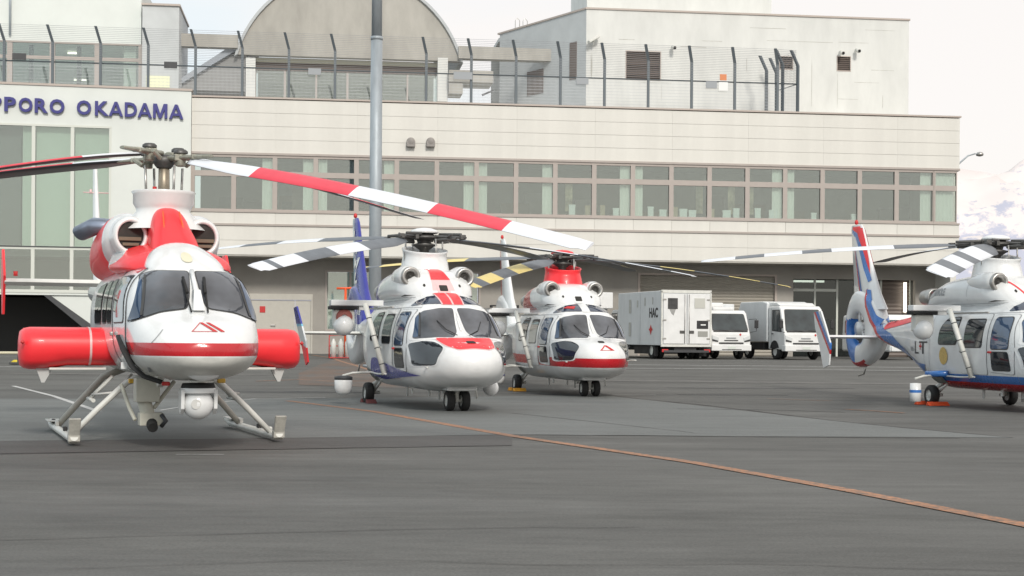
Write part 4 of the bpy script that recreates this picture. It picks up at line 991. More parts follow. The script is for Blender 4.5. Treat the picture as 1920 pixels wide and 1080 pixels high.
        # door rail
        m = MB(); m.box((-1.1, s*1.0, 2.0), (1.5, s*1.035, 2.03)); m.build('door_rail', METAL, Hh)
        m = MB(); m.tube([(-.9, s*1.0, .68), (.4, s*1.05, .66), (1.0, s*1.04, .68)], .018, 8); m.build('step_rail', OFFW, Hh)
    m = MB(); m.tube([(2.32, 0, 2.0), (2.72, 0, 1.66), (2.86, 0, 1.54)], .022, 8); m.build('centre_post', WHITE, Hh)
    m = MB(); m.tube([(3.02, -.12, 1.47), (2.85, -.3, 1.58), (2.62, -.42, 1.75)], .008, 6); m.build('wiper', BLACK, Hh); m = MB(); m.tube([(3.02, .12, 1.47), (2.85, .34, 1.56), (2.62, .46, 1.73)], .008, 6); m.build('wiper', BLACK, Hh)
    for xx, z0, z1 in ((-1.35, .6, 2.0), (2.48, .5, .74), (.3, .45, .7), (1.45, .45, .7)):
        for sd in ('right', 'left'): decal('panel_line', bv, [(xx, z0), (xx+.009, z0), (xx+.009, z1), (xx, z1)], sd, GREYT, Hh, .006, .12)
    for z0 in (2.0,):
        for sd in ('right', 'left'): decal('panel_line', bv, [(-2.2, z0), (2.2, z0), (2.2, z0+.008), (-2.2, z0+.008)], sd, GREYT, Hh, .006, .12)
    decal('exhaust_soot', bc, chaikin([(-1.2, 2.5), (-1.7, 2.62), (-2.2, 2.5), (-2.2, 2.35), (-1.6, 2.36)], 2), 'right', mat('soot film', (.42, .42, .41), .6, var=.3, vscale=7), Hh, .005, .06)
    # nose markings
    if lv == 2:
        dc('red_nose_panel', rnd([(-.56, 1.41), (.56, 1.41), (.5, 1.24), (.3, 1.2), (0, 1.22), (-.3, 1.2), (-.45, 1.26)], .05), 'front', REDP, .008)
        dc('nose_panel_border', [(-.58, 1.42), (.58, 1.42), (.515, 1.228), (.3, 1.185), (0, 1.205), (-.3, 1.185), (-.465, 1.25)], 'front', PINK, .005)
        dc('nose_vent', rnd([(-.08, 1.35), (.08, 1.35), (.09, 1.31), (-.09, 1.31)], .02), 'front', HOLE, .012)
        decal('roof_stripe', bv, [(-.23, 2.3), (-.2, 2.06), (-.02, 2.06), (-.02, 2.3)], 'front', REDP, Hh, .014, .07); decal('roof_stripe', bv, [(.23, 2.3), (.2, 2.06), (.02, 2.06), (.02, 2.3)], 'front', REDP, Hh, .014, .07)
        decal('roof_stripe_border', bv, [(-.26, 2.31), (-.23, 2.055), (.23, 2.055), (.26, 2.31)], 'front', PINK, Hh, .011, .07)
        decal('cowl_stripe', bc, [(-.13, 2.82), (.13, 2.82), (.2, 2.58), (-.2, 2.58)], 'front', REDP, Hh, .008, .05)
        decal('cowl_stripe_border', bc, [(-.16, 2.82), (.16, 2.82), (.23, 2.36), (-.23, 2.36)], 'front', PINK, Hh, .004, .05)
        for sd in ('right', 'left'):
            decal('blue_side_wedge', bv, [(-.75, .62), (-.4, .98), (-.1, 1.0), (.9, .88), (3.0, .7), (.3, .56)], sd, BLUEP, Hh, .02, .09)
    elif lv == 3:
        dc('nose_vent', rnd([(-.07, 1.35), (.07, 1.35), (.08, 1.31), (-.08, 1.31)], .02), 'front', HOLE, .012)
        decal('roof_marking', bv, [(-.5, 2.15), (-.38, 2.2), (-.2, 2.2), (-.28, 2.13)], 'front', REDS, Hh, .014, .07)
        decal('roof_strip', bv, [(-.1, 2.32), (-.1, 2.06), (.1, 2.06), (.1, 2.32)], 'front', WHITE, Hh, .012, .07)
        dc('red_mark', [[(-.13, 1.13), (.01, 1.25), (.04, 1.25), (-.09, 1.13)], [(.0, 1.25), (.07, 1.25), (.24, 1.13), (.15, 1.13)]], 'front', REDS, .01)
        dc('red_mark_line', [(-.13, 1.13), (.15, 1.13), (.14, 1.14), (-.12, 1.14)], 'front', REDS, .011)
    decal('cowl_inlet_surround', bc, rnd([(-.13, 2.5), (.13, 2.5), (.13, 2.3), (-.13, 2.3)], .03), 'front', PINK if lv == 2 else WHITE, Hh, .010, .05)
    decal('cowl_inlet', bc, rnd([(-.085, 2.46), (.085, 2.46), (.085, 2.34), (-.085, 2.34)], .02), 'front', HOLE, Hh, .015, .05)
    for s in (-1, 1):
        decal('cowl_vent', bc, chaikin([(s*.36, 2.5), (s*.4, 2.46), (s*.37, 2.42), (s*.335, 2.46)], 1), 'front', HOLE, Hh, .01, .05)
        decal('cowl_slot', bc, [(1.45, 2.26), (.95, 2.24), (1.2, 2.275)], 'right' if s < 0 else 'left', HOLE, Hh, .01, .05)
    decal('panel_line', bc, [(-.62, 2.215), (-.62, 2.222), (1.6, 2.222), (1.6, 2.215)], 'right', GREYT, Hh, .006, .1)
    decal('panel_line', bc, [(.2, 2.1), (.2, 2.8), (.21, 2.8), (.21, 2.1)], 'right', GREYT, Hh, .006, .1)
    decal('panel_line', bv, [(-1.05, .74), (-1.05, 2.0), (-1.04, 2.0), (-1.04, .74)], 'right', GREYT, Hh, .006, .1)
    # tail boom fairing: shrouded tail rotor and fin
    cx_, cz_ = -6.6, 1.72; rows = []; nth = 64; prof_n = 16; ri = .4
    def ro(t): 
        c, s = math.cos(t), math.sin(t); return 1/math.sqrt((c/(1.38 if c > 0 else .63))**2+(s/1.0)**2)
    m = MB(); vs = []; mi = []
    for i in range(nth):
        t = 2*math.pi*i/nth; R1 = ro(t); mid = (R1+ri)/2; hw = (R1-ri)/2
        for k in range(prof_n):
            a = 2*math.pi*k/prof_n; rr = mid+hw*sgnpow(math.cos(a), .55); yy = .19*sgnpow(math.sin(a), .75)*(1 if rr < R1*.98 else .8)
            vs.append((cx_+rr*math.cos(t), yy, cz_+rr*math.sin(t)))
    fs = [(i*prof_n+k, ((i+1) % nth)*prof_n+k, ((i+1) % nth)*prof_n+(k+1) % prof_n, i*prof_n+(k+1) % prof_n) for i in range(nth) for k in range(prof_n)]
    m.add(vs, fs, 0, True)
    if lv == 4:
        for q, f in enumerate(m.f):
            c = sum((Vector(m.v[j]) for j in f), Vector())/len(f); dx, dz = c.x-cx_, c.z-cz_; rr = math.hypot(dx, dz)
            e = rr/ro(math.atan2(dz, dx))
            if dz < .25 and dx < .1: m.m[q] = 1 if e > .86 else (2 if dx < -.02 else 0)
            elif dz < -.5 and dx < .5 and e > .86: m.m[q] = 1
    if lv == 3:
        for q, f in enumerate(m.f):
            c = sum((Vector(m.v[j]) for j in f), Vector())/len(f)
            if c.x < cx_-.42: m.m[q] = 1
    if lv == 2:
        for q, f in enumerate(m.f):
            c = sum((Vector(m.v[j]) for j in f), Vector())/len(f)
            if c.z > 1.75: m.m[q] = 3
    sh = m.build('tail_rotor_shroud', [WHITE, REDD, BLUEM, BLUEP], Hh)
    m = MB(); m.lathe([(0, .17), (.1, .16), (.17, .08), (.18, -.12), (0, -.14)], (cx_, 0, cz_), 'y', 20); m.build('gearbox', WHITE, sh)
    m = MB()
    for k in range(11):
        a = 2*math.pi*k/11; d = Vector((math.cos(a), 0, math.sin(a))); tt = Vector((-d.z, 0, d.x)); o = Vector((cx_, 0, cz_))
        m.add([o+d*.16+tt*.04+Vector((0, .04, 0)), o+d*.16-tt*.04-Vector((0, .04, 0)), o+d*.39-tt*.05-Vector((0, .03, 0)), o+d*.39+tt*.05+Vector((0, .03, 0))], [(0, 1, 2, 3)])
    m.build('tail_rotor', DMETAL, sh)
    for a in (90, 215, 325):
        a = R(a); m = MB(); m.tube([(cx_+.15*math.cos(a), -.05, cz_+.15*math.sin(a)), (cx_+.42*math.cos(a), -.05, cz_+.42*math.sin(a))], .035, 8); m.build('stator_strut', WHITE, sh)
    # fin
    def fin_sec(x0, x1, z, t): return [(lerp(x0, x1, u), t*w_, z) for u, w_ in ((0, 0), (.06, .5), (.3, 1), (.65, .7), (1, .12), (1, -.12), (.65, -.7), (.3, -1), (.06, -.5))]
    secs = [(-5.15, -6.9, 2.2, .16), (-5.5, -7.0, 2.6, .13), (-5.75, -7.05, 3.0, .11), (-6.05, -7.12, 3.5, .09), (-6.35, -7.2, 4.05, .07), (-6.48, -7.24, 4.3, .06), (-6.62, -7.22, 4.42, .035)]
    ss = []
    for q in range(len(secs)-1):
        for j in range(6): t = j/6; ss.append([lerp(a, b, t) for a, b in zip(secs[q], secs[q+1])])
    ss.append(secs[-1]); vs = []; k = 9
    for s4 in ss: vs += fin_sec(*s4)
    m = MB(); m.add(vs, [(i*k+j, i*k+(j+1) % k, (i+1)*k+(j+1) % k, (i+1)*k+j) for i in range(len(ss)-1) for j in range(k)], 0, True); m.add([vs[-k+j] for j in range(k)], [tuple(range(k))])
    fmats = {2: [BLUEP, CYANP], 3: [WHITE, REDD], 4: [WHITE, REDD, BLUEM]}[lv]
    for q, f in enumerate(m.f):
        c = sum((Vector(m.v[j]) for j in f), Vector())/len(f); j = q % k
        if lv == 2 and j in (3, 4, 5): m.m[q] = 1
        if lv == 3 and j in (2, 3, 4, 5, 6): m.m[q] = 1 if j != 2 and j != 6 else 0
    fin = m.build('tail_fin', fmats, Hh); bf = bvh_of(fin)
    m = MB(); m.lathe([(0, 4.43), (.04, 4.45), (.05, 4.5), (.03, 4.55), (0, 4.56)], (-6.95, 0, 0), 'z', 12); m.build('beacon', REDS, Hh)
    if lv == 4:
        for sd in ('right', 'left'):
            decal('fin_marking', bf, [(-6.56, 4.37), (-7.1, 4.38), (-7.12, 4.32), (-6.75, 4.2), (-6.47, 3.85), (-6.17, 3.4), (-5.97, 3.12), (-6.05, 3.38), (-6.36, 4.0)], sd, REDP, fin, .012, .08)
            decal('fin_marking', bf, [(-7.12, 4.32), (-7.12, 4.22), (-6.84, 4.08), (-6.58, 3.72), (-6.27, 3.25), (-6.0, 2.9), (-5.86, 2.95), (-5.97, 3.12), (-6.17, 3.4), (-6.47, 3.85), (-6.75, 4.2)], sd, BLUEM, fin, .016, .08)
            decal('fin_marking', bf, [(-6.95, 3.8), (-6.91, 3.8), (-6.3, 2.25), (-6.42, 2.25)], sd, REDD, fin, .012, .08)
            decal('fin_marking', bf, [(-6.9, 3.8), (-6.88, 3.8), (-6.2, 2.25), (-6.3, 2.25)], sd, BLUEM, fin, .012, .08)
            bsh = bvh_of(sh, body, fin)
            sw = [(-6.05, 2.72), (-5.9, 2.3), (-5.62, 1.95), (-5.2, 1.62), (-4.8, 1.42), (-4.0, 1.24), (-3.3, 1.0), (-2.5, .78), (-1.9, .62), (-1.5, .72), (-1.3, .9), (-1.9, .93), (-2.8, 1.08), (-3.6, 1.32), (-4.3, 1.6), (-4.7, 1.68), (-5.05, 1.8), (-5.42, 2.06), (-5.7, 2.36), (-5.85, 2.7)]
            decal('blue_swoosh', bsh, sw, sd, BLUEM, Hh, .012, .07)
            sw = [(-6.1, 2.7), (-6.0, 2.28), (-5.72, 1.88), (-5.25, 1.52), (-4.8, 1.32), (-4.3, 1.18), (-4.3, 1.4), (-4.8, 1.5), (-5.2, 1.68), (-5.6, 2.0), (-5.85, 2.35), (-6.0, 2.74)]
            decal('red_swoosh', bsh, sw, sd, REDD, Hh, .009, .07)
        decal('boom_top_stripe', bv, [(-4.8, -.2), (-2.9, -.3), (-2.9, .3), (-4.8, .2)], 'top', REDP, Hh, .01, .08)
        decal('boom_top_stripe', bv, [(-4.8, 1.68), (-4.8, 1.9), (-2.9, 2.1), (-2.9, 1.86)], 'right', REDP, Hh, .012, .08)
        decal('crest', bv, chaikin([(-.30, 1.28), (-.16, 1.1), (-.25, .94), (-.42, .9), (-.54, 1.0), (-.56, 1.18), (-.44, 1.3)], 2), 'right', GOLD, Hh, .014, .06)
        text_decal('cowl_lettering', 'OMRE', bc, 'right', GREYT, Hh, (-1.1, 2.5), .62, .17, .03, flip=False)
        text_decal('boom_lettering', '056', bv, 'right', GREYT, Hh, (-2.35, 1.24), .3, .1, .03)
        text_decal('boom_lettering', 'LT', bv, 'right', BLKT, Hh, (-1.6, 1.27), .9, .28, .0)
        m2 = [[(-1.57, 1.38), (-1.53, 1.38), (-1.53, 1.22), (-1.57, 1.22)], [(-1.63, 1.32), (-1.47, 1.32), (-1.47, 1.28), (-1.63, 1.28)]]
        for q in m2: decal('red_cross_mark', bv, q, 'right', REDS, Hh, .015, .1)
        decal('cowl_red_line', bc, [(-.52, 2.74), (-.36, 2.62), (-.25, 2.42), (-.22, 2.28), (-.19, 2.28), (-.22, 2.44), (-.33, 2.65), (-.5, 2.77)], 'front', REDP, Hh, .01, .05)
        decal('cowl_red_line', bc, [(-1.95, 2.55), (-2.3, 2.3), (-1.9, 2.3), (-1.8, 2.5)], 'right', WHITE, Hh, .008, .06)
    if lv == 2:
        # slanting white lettering down the fin
        zz = 4.0
        for ch in ('E', 'H', 'M', 'L'):
            text_decal('fin_lettering', ch, bf, 'right', WHITE, fin, (-6.6+(4.0-zz)*.25, zz), .55, .27, .06, off=.014, slant=.5); zz -= .37
        text_decal('shroud_lettering', 'AS2', bvh_of(sh), 'right', WHITE, sh, (-5.62, 2.02), .34, .14, .04, off=.012)
        for f in sh.data.polygons: pass
    # tailplane and end plates
    m = MB(); m.add([(x, y, z) for y in ((-1.6, 1.6) if lv == 2 else (-1.52, 1.52)) for x, z in ((-5.25, 1.5), (-5.32, 1.545), (-5.6, 1.545), (-5.85, 1.51), (-5.6, 1.47), (-5.32, 1.46))], [(j, (j+1) % 6, 6+(j+1) % 6, 6+j) for j in range(6)]+[tuple(range(6)), tuple(range(6, 12))], 0, False)
    m.build('tailplane', OFFW if lv != 4 else WHITE, Hh, bevel=.01)
    ep = [(-6.15, 2.12), (-5.72, 2.15), (-5.35, 1.7), (-5.07, 1.32), (-5.12, .8), (-5.45, .72), (-5.75, 1.3), (-6.05, 1.75)]
    for s in (-1, 1):
        y = s*(1.6 if lv == 2 else 1.52); m = MB(); m.prism(ep, y-.022, y+.022)
        bm = bmesh.new(); me = bpy.data.meshes.new('t'); me.from_pydata(m.v, [], m.f); bm.from_mesh(me)
        bmesh.ops.recalc_face_normals(bm, faces=bm.faces)
        for v in bm.verts: v.co.y += s*(v.co.z-1.5)*(.13 if lv == 2 else -.03)
        nrm = Vector((.45, 0, 1)).normalized()
        if lv == 4:
            pl = [(Vector((-5.6, 0, 1.86)), Vector((1, 0, 1)).normalized()), (Vector((-5.6, 0, 1.7)), Vector((1, 0, 1)).normalized()), (Vector((-5.6, 0, 1.58)), Vector((1, 0, 1)).normalized())]
            def pf(c): h = (c-Vector((-5.6, 0, 0))).dot(Vector((1, 0, 1)).normalized())/.7071; return 2 if 1.7 < h < 1.86 else (1 if 1.58 < h <= 1.7 else 0)
            ms = [WHITE, REDD, BLUEM]
        elif lv == 2:
            pl = [(Vector((0, 0, z)), nrm) for z in (1.75-.45*-5.5*0,)]
            pl = [(Vector((-5.6, 0, 1.72)), Vz), (Vector((-5.6, 0, 1.66)), Vz), (Vector((-5.6, 0, 1.25)), Vector((.2, 0, 1)).normalized())]
            def pf(c): return 3 if c.z > 1.72 else (4 if c.z > 1.66 else (1 if c.z+.2*(c.x+5.6) < 1.25 else 0))
            ms = [WHITE, REDP, BLUEM, BLUEP, CYANP]
        else:
            pl = [(Vector((-5.6, 0, 1.25)), Vz)]; pf = lambda c: 1 if c.z < 1.25 else 0; ms = [WHITE, REDD]
        bm_object('end_plate', bm, ms, Hh, pl, pf, bevel=.008)
    m = MB(); m.tube([(-6.3, 0, .75), (-6.45, 0, .55), (-6.75, 0, .5)], .022, 8); m.build('tail_skid', METAL, Hh)
    # undercarriage
    m = MB(); m.tube([(2.55, 0, .5), (2.6, 0, .2)], .05, 10); m.tube([(2.6, -.16, .2), (2.6, .16, .2)], .03, 10); m.tube([(2.2, 0, .5), (2.58, 0, .26)], .025, 8); m.build('nose_gear_leg', OFFW, Hh); m = MB(); m.tube([(2.85, .3, .52), (2.8, .34, .25)], .02, 8); m.build('drain_pipe', OFFW, Hh)
    wheel(Hh, (2.6, -.15, .205), .205, .15); wheel(Hh, (2.6, .15, .205), .205, .15)
    m = MB(); m.box((2.35, -.3, .4), (3.0, .3, .47)); m.build('gear_bay_fairing', WHITE, Hh, bevel=.03)
    for s in (-1, 1):
        m = MB(); m.tube([(-.9, s*.6, .55), (-1.0, s*.82, .42), (-1.0, s*.84, .22)], .05, 10); m.tube([(-.55, s*.7, .6), (-1.0, s*.84, .24)], .03, 8); m.tube([(-1.0, s*.7, .23), (-1.0, s*.95, .23)], .035, 8); m.build('main_gear_leg', OFFW, Hh)
        wheel(Hh, (-1.0, s*.95, .225), .225, .18)
        decal('gear_bay', bv, rnd([(-1.25, .5), (-1.15, .78), (-.6, .72), (-.5, .52)], .05), 'right' if s < 0 else 'left', mat('gear bay grey', (.18, .185, .17), .8, var=.3, vscale=9), Hh, .022, .08)
    # hoist beam, searchlight and long strut on the right-hand side
    dy = cfg.get('hx', 0)
    m = MB(); m.box((-.1+dy, -2.0, 2.06), (.16+dy, -.9, 2.18)); m.tube([(.02+dy, -1.0, 2.13), (-.5+dy, -.9, 2.16)], .03, 8); m.cbox((.02+dy, -1.3, 2.02), (.16, .22, .1)); m.build('hoist_beam', WHITE, Hh, bevel=.03)
    m = MB(); m.box((-.12+dy, -2.02, 1.98), (.2+dy, -1.45, 2.055)); m.build('hoist_guard', BLACK, Hh, bevel=.015)
    hsg = MB(); hsg.box((-.1+dy, -1.93, 1.62), (.12+dy, -1.5, 1.98)); hs = hsg.build('searchlight_bracket', OFFW, Hh, bevel=.03)
    m = MB(); m.lathe([(0, -.215)]+[(.215*math.sin(R(a)), -.215*math.cos(R(a))) for a in range(15, 180, 15)]+[(0, .215)], (.06+dy, -1.72, 1.66), 'z', 24); sl_ = m.build('searchlight', WHITE, Hh)
    if lv == 2: m = MB(); m.lathe([(.06, -.02), (.17, -.02), (.17, .02), (.06, .02)], (.13+dy, -1.72, 1.82), 'x', 20); m.build('searchlight_hood', mat('rust red hood', (.38, .12, .1), .6), sl_)
    pts = [(.55+dy, -1.38, 2.1), (.88+dy, -1.04, .66)]
    m = MB(); m.tube(pts, .055, 12); so = m.build('boarding_strut', OFFW, Hh)
    for t in (.2, .45, .62, .85): q = Vector(pts[0]).lerp(Vector(pts[1]), t); q2 = Vector(pts[0]).lerp(Vector(pts[1]), t+.012); m = MB(); m.tube([q, q2], .059, 12); m.build('strap', DGREY, so)
    m = MB(); m.tube([(-.4, -.9, .68), (-.5, -1.4, .66), (-.5, -1.62, .6)], .025, 8); arm = m.build('camera_arm', OFFW, Hh)
    if lv == 4:
        m = MB(); m.lathe([(0, .1), (.12, .11), (.125, .3), (.12, .5), (0, .51)], (-.5, -1.6, 0), 'z', 20); ob = m.build('canister', WHITE, Hh); m = MB(); m.lathe([(.128, .3), (.128, .36)], (-.5, -1.6, 0), 'z', 20); m.build('blue_ring', BLUEM, ob)
        m = MB(); m.tube([(-.6, -1.3, .7), (-.2, -1.0, .72)], .07, 10); m.build('camera_arm_cover', BLUEM, Hh)
    else:
        m = MB(); m.lathe([(0, .2), (.08, .205), (.15, .25), (.185, .34), (.19, .5), (.18, .52), (0, .52)], (-.5, -1.6, 0), 'z', 24); ob = m.build('camera_turret', WHITE, Hh); m = MB(); m.lathe([(0, .52), (.19, .52), (.19, .58), (.1, .6), (0, .6)], (-.5, -1.6, 0), 'z', 24); m.build('turret_mount', DGREY, ob)
    if lv == 2: m = MB(); m.lathe([(0, -.16)]+[(.16*math.sin(R(a)), -.16*math.cos(R(a))) for a in range(15, 180, 15)]+[(0, .16)], (1.9, .9, .42), 'z', 20); m.build('port_camera_ball', WHITE, Hh)
    for px_, py_, h_ in ((1.6, -.3, .2), (.9, .1, .3), (.2, -.4, .25), (1.2, -.55, .16)): m = MB(); m.box((px_, py_-.01, .45-h_), (px_+.09, py_+.01, .46)); m.build('antenna', OFFW, Hh)
    m = MB(); m.tube([(3.1, -.6, .83), (3.25, -.8, .86), (3.45, -.82, .86)], .015, 6); m.build('probe', OFFW, Hh)
    m = MB(); m.tube([(3.1, .6, .83), (3.2, .86, .9), (3.45, .9, .9)], .015, 6); m.build('probe', OFFW, Hh)
    if lv == 3:
        m = MB(); m.box((-.1, .8, 2.2), (.3, 1.3, 2.62)); m.tube([(.1, .9, 2.2), (.1, 1.2, 2.15)], .05, 8); m.build('port_hoist_box', WHITE, Hh, bevel=.03)
    # rotor head and blades
    hub = (0, 0, 3.52); n = cfg['blades']
    m = MB(); m.lathe([(.1, 2.9), (.1, 3.25), (.2, 3.32), (.28, 3.36), (.14, 3.4), (.16, 3.46), (.33, 3.49), (.35, 3.52), (.22, 3.56), (.16, 3.62), (0, 3.63)], (0, 0, 0), 'z', 24); hb = m.build('rotor_head', DMETAL, Hh)
    m = MB(); m.lathe([(.27, 3.6), (.31, 3.625), (.27, 3.67), (.15, 3.71), (0, 3.725)], (0, 0, 0), 'z', 28); m.build('rotor_cap', REDP if lv == 3 else WHITE, hb)
    top_at = cfg['stripe']; mats_ = cfg['bmats']; Rr = cfg['R']
    for i in range(n):
        wa = -R(cfg['phi']+360/n*i); th = wa-(psi-R(90)); a = Vector((math.cos(th), math.sin(th), 0)); tn = Vector((-a.y, a.x, 0)); z = hub[2]
        m = MB(); m.tube([Vector((0, 0, z))+a*.25, Vector((0, 0, z-.01))+a*.6, Vector((0, 0, z-.03))+a*1.0], [.085, .06, .05], 8, squash=.55)
        m.tube([Vector((0, 0, z+.06))+a*.3+tn*.1, Vector((0, 0, z+.04))+a*.85+tn*.08], .035, 8); m.tube([Vector((0, 0, z-.08))+a*.3-tn*.1, Vector((0, 0, z-.05))+a*.8-tn*.06], .04, 8)
        q = Vector((0, 0, z-.02))+a*.92; m.cbox(q, (.12, .12, .1)); m.cbox(q-a*.4+tn*.13, (.08, .08, .09)); m.tube([q-a*.3-tn*.1, q-a*.15-tn*.16+Vector((0, 0, .06))], .03, 6); m.build('blade_arm', DMETAL, hb, bevel=.015)
        m = MB(); q = a*.42-tn*.22; m.tube([(q.x, q.y, 3.0), (q.x*.95, q.y*.95, z-.05)], .018, 6); m.build('pitch_link', METAL, hb)
        rotor_blade(Hh, (0, 0, z-.02), Rr, th, cfg.get('chord', .4), R(cfg['pitch'][i]), False, .85, cfg['droop'], cfg.get('tilt', .0), top_at, mats_, mat('rotor blade underside', (.075, .078, .082), .35, var=.1), .022, R(4))
    return Hh
gst = stripes([(.42, 1), (.60, 0), (.77, 1), (.90, 0), (.93, 1), (1.0, 0)])
dauphin(dict(x=-1.86, d=31.4, psi=18, livery=2, blades=4, phi=117, R=5.97, droop=.5, tilt=.085, stripe=gst, bmats=[BWHITE, BGREY], pitch=[20, 11, 3, 2],
             label='white helicopter with red nose patch, blue side wedge and navy tail fin'))
yst = stripes([(.45, 1), (.60, 0), (.75, 1), (.88, 0), (.955, 1), (1.0, 0)])
dauphin(dict(x=1.3, d=39.0, psi=13.5, livery=3, blades=4, phi=113, R=5.97, droop=.48, tilt=.085, stripe=yst, bmats=[BYEL, BGREY], pitch=[20, 11, 3, 2],
             label='white helicopter with red collar, red belly band and yellow striped rotor blades'))
hst = stripes([(.34, 1), (.55, 0), (.65, 1), (.78, 0), (.88, 1), (1.0, 0)])
dauphin(dict(x=10.42, d=32.2, psi=12, livery=4, blades=5, phi=118, R=6.3, droop=.5, tilt=.07, stripe=hst, bmats=[BWHITE, BGREY], pitch=[22, 9, 6, 3, 10], chord=.5,
             label='white helicopter with red and blue belly, gold crest and red blue striped fin'))
# ------------------------------------------------------------------ the near skid helicopter
def skid_heli():
    psi = R(21.6); Hh = empty('helicopter', (-4.91, 21.0, 0), psi-R(90), 'nearest helicopter, on skids, with bright red side pods and red and white rotor blades', 'helicopter', 'helicopters parked on the apron')
    rows = [(3.72, 1.2, 1.3, .05, 2, 2, .5), (3.68, 1.1, 1.38, .25, 2, 2, .5), (3.56, 1.02, 1.47, .44, 2.2, 2.1, .5), (3.3, .94, 1.58, .61, 2.5, 2.2, .5), (3.0, .89, 1.68, .72, 2.7, 2.3, .5), (2.75, .88, 1.8, .77, 2.9, 2.4, .48),
            (2.5, .87, 2.1, .79, 3.0, 2.5, .46), (2.3, .87, 2.25, .8, 3.1, 2.6, .46), (2.0, .87, 2.33, .81, 3.1, 2.7, .46), (1.2, .87, 2.4, .82, 3.1, 2.8, .46), (-1.5, .87, 2.42, .82, 3.1, 2.8, .46), (-2.3, 1.0, 2.4, .74, 2.8, 2.5, .48),
            (-3.2, 1.35, 2.35, .5, 2.4, 2.3, .5), (-4.2, 1.62, 2.32, .34, 2.2, 2.2, .5), (-6.0, 1.85, 2.35, .25, 2, 2, .5), (-8.6, 2.05, 2.42, .16, 2, 2, .5)]
    pl = [(Vector((0, 0, z)), Vector((0, 0, 1))) for z in (1.345, 1.19)] + [(Vector((0, 0, 1.362)), Vector((0, 0, 1))), (Vector((0, 0, 1.172)), Vector((0, 0, 1))), (Vector((-1.8, 0, 0)), Vector((1, 0, 0)))]
    body = bm_object('fuselage', loft(rows, 64, 120), [WHITE, REDD, OFFW], Hh, pl, lambda c: (1 if 1.19 < c.z < 1.345 and c.x > -6 else (2 if c.z < 1.172 else 0)))
    bv = bvh_of(body)
    # cowling
    rows = [(1.95, 2.25, 2.36, .3, 2.4, 2, .3), (1.7, 2.2, 2.44, .5, 2.4, 2, .3), (1.35, 2.2, 2.56, .68, 2.2, 2, .3), (1.05, 2.2, 2.62, .74, 2.0, 2, .3), (.6, 2.2, 2.68, .76, 2.0, 2, .3), (.1, 2.2, 2.75, .76, 2, 2, .3), (-.2, 2.2, 2.95, .7, 2, 2, .3),
            (-.35, 2.2, 3.12, .66, 1.9, 2, .3), (-.5, 2.2, 3.18, .68, 2.2, 2, .3), (-1.2, 2.2, 3.05, .68, 2.4, 2, .3), (-2.2, 2.2, 2.88, .58, 2.4, 2, .3), (-3.2, 2.15, 2.65, .36, 2.2, 2, .3), (-3.8, 2.1, 2.45, .15, 2, 2, .3)]
    def cpaint(c):
        w = (.27 + 1.0*max(0, 2.88-c.z))/.9
        if c.x > .18 and abs(c.y) < w*(.9): return 1
        if c.x < -1.2 and c.z > 2.3: return 1
        return 0
    bmc = loft(rows, 72, 70)
    cpl = [(Vector((.18, 0, 0)), Vector((1, 0, 0))), (Vector((-1.2, 0, 0)), Vector((1, 0, 0)))]
    for s in (-1, 1): cpl.append((Vector((0, s*.27, 2.88)), Vector((0, 1, s*1.0)).normalized()))
    cpl += [(Vector((0, s*.27, 0)), Vector((0, 1, 0))) for s in (-1, 1)]
    cowl = bm_object('engine_cowling', bmc, [WHITE, REDP], Hh, cpl, cpaint); bc = bvh_of(cowl)
    rows = [(1.42, 2.4, 2.5, .16, 2.2, 2, .5), (1.25, 2.4, 2.66, .3, 2.4, 2, .4), (1.0, 2.4, 2.84, .32, 2.5, 2, .35), (.75, 2.4, 3.02, .29, 2.6, 2, .35), (.55, 2.4, 3.14, .28, 2.6, 2, .35), (.4, 2.4, 3.19, .27, 2.6, 2, .35), (.0, 2.4, 3.22, .3, 2.6, 2, .35), (-.6, 2.4, 3.2, .34, 2.4, 2, .35)]
    bm_object('cowl_ridge', loft(rows, 48, 40), [WHITE, REDP], Hh, [(Vector((.2, 0, 0)), Vector((1, 0, 0)))], lambda c: 1 if c.x > .2 else 0)
    for s in (-1, 1):
        m = MB(); m.tube([(.66, s*.11, 3.12), (.8, s*.12, 2.99), (.93, s*.13, 2.86)], .012, 6); m.build('cowl_latch', ORGP, cowl)
    # pale canopy fairing in front of the red cowling
    rows = [(2.3, 2.18, 2.26, .3, 2.2, 2, .3), (2.1, 2.18, 2.36, .46, 2.2, 2, .3), (1.8, 2.2, 2.5, .5, 2.2, 2, .3), (1.5, 2.2, 2.62, .47, 2.2, 2, .3), (1.35, 2.2, 2.66, .42, 2.2, 2, .3), (1.2, 2.2, 2.6, .3, 2, 2, .3)]
    fo = bm_object('canopy_fairing', loft(rows, 40, 30), [WHITE], Hh); decal('fairing_lamp', bvh_of(fo), chaikin([(-.06, 2.5), (.06, 2.5), (.075, 2.36), (-.075, 2.36)]), 'front', mat('cream lamp glass', (.72, .68, .5), .2), Hh, .01, .05)
    # intake nacelles on both sides
    for s in (-1, 1):
        rows = [(.13, 2.58, 3.02, .2, 2, 2, .5), (.06, 2.52, 3.07, .25, 2, 2, .5), (-.15, 2.42, 3.14, .33, 2.1, 2.1, .5), (-.6, 2.3, 3.12, .36, 2.2, 2.2, .5), (-1.4, 2.25, 3.02, .36, 2.2, 2.2, .5), (-2.2, 2.25, 2.85, .3, 2.2, 2.2, .5), (-2.9, 2.3, 2.65, .16, 2, 2, .5)]
        bmn = loft(rows, 40, 40, yoff=s*.48)
        o = bm_object('engine_nacelle', bmn, [WHITE, REDP], Hh, [(Vector((-.25, 0, 2.7)), Vector((1, 0, -.25)).normalized())], lambda c: 1 if c.x+.25-.25*(c.z-2.7) < 0 else 0)
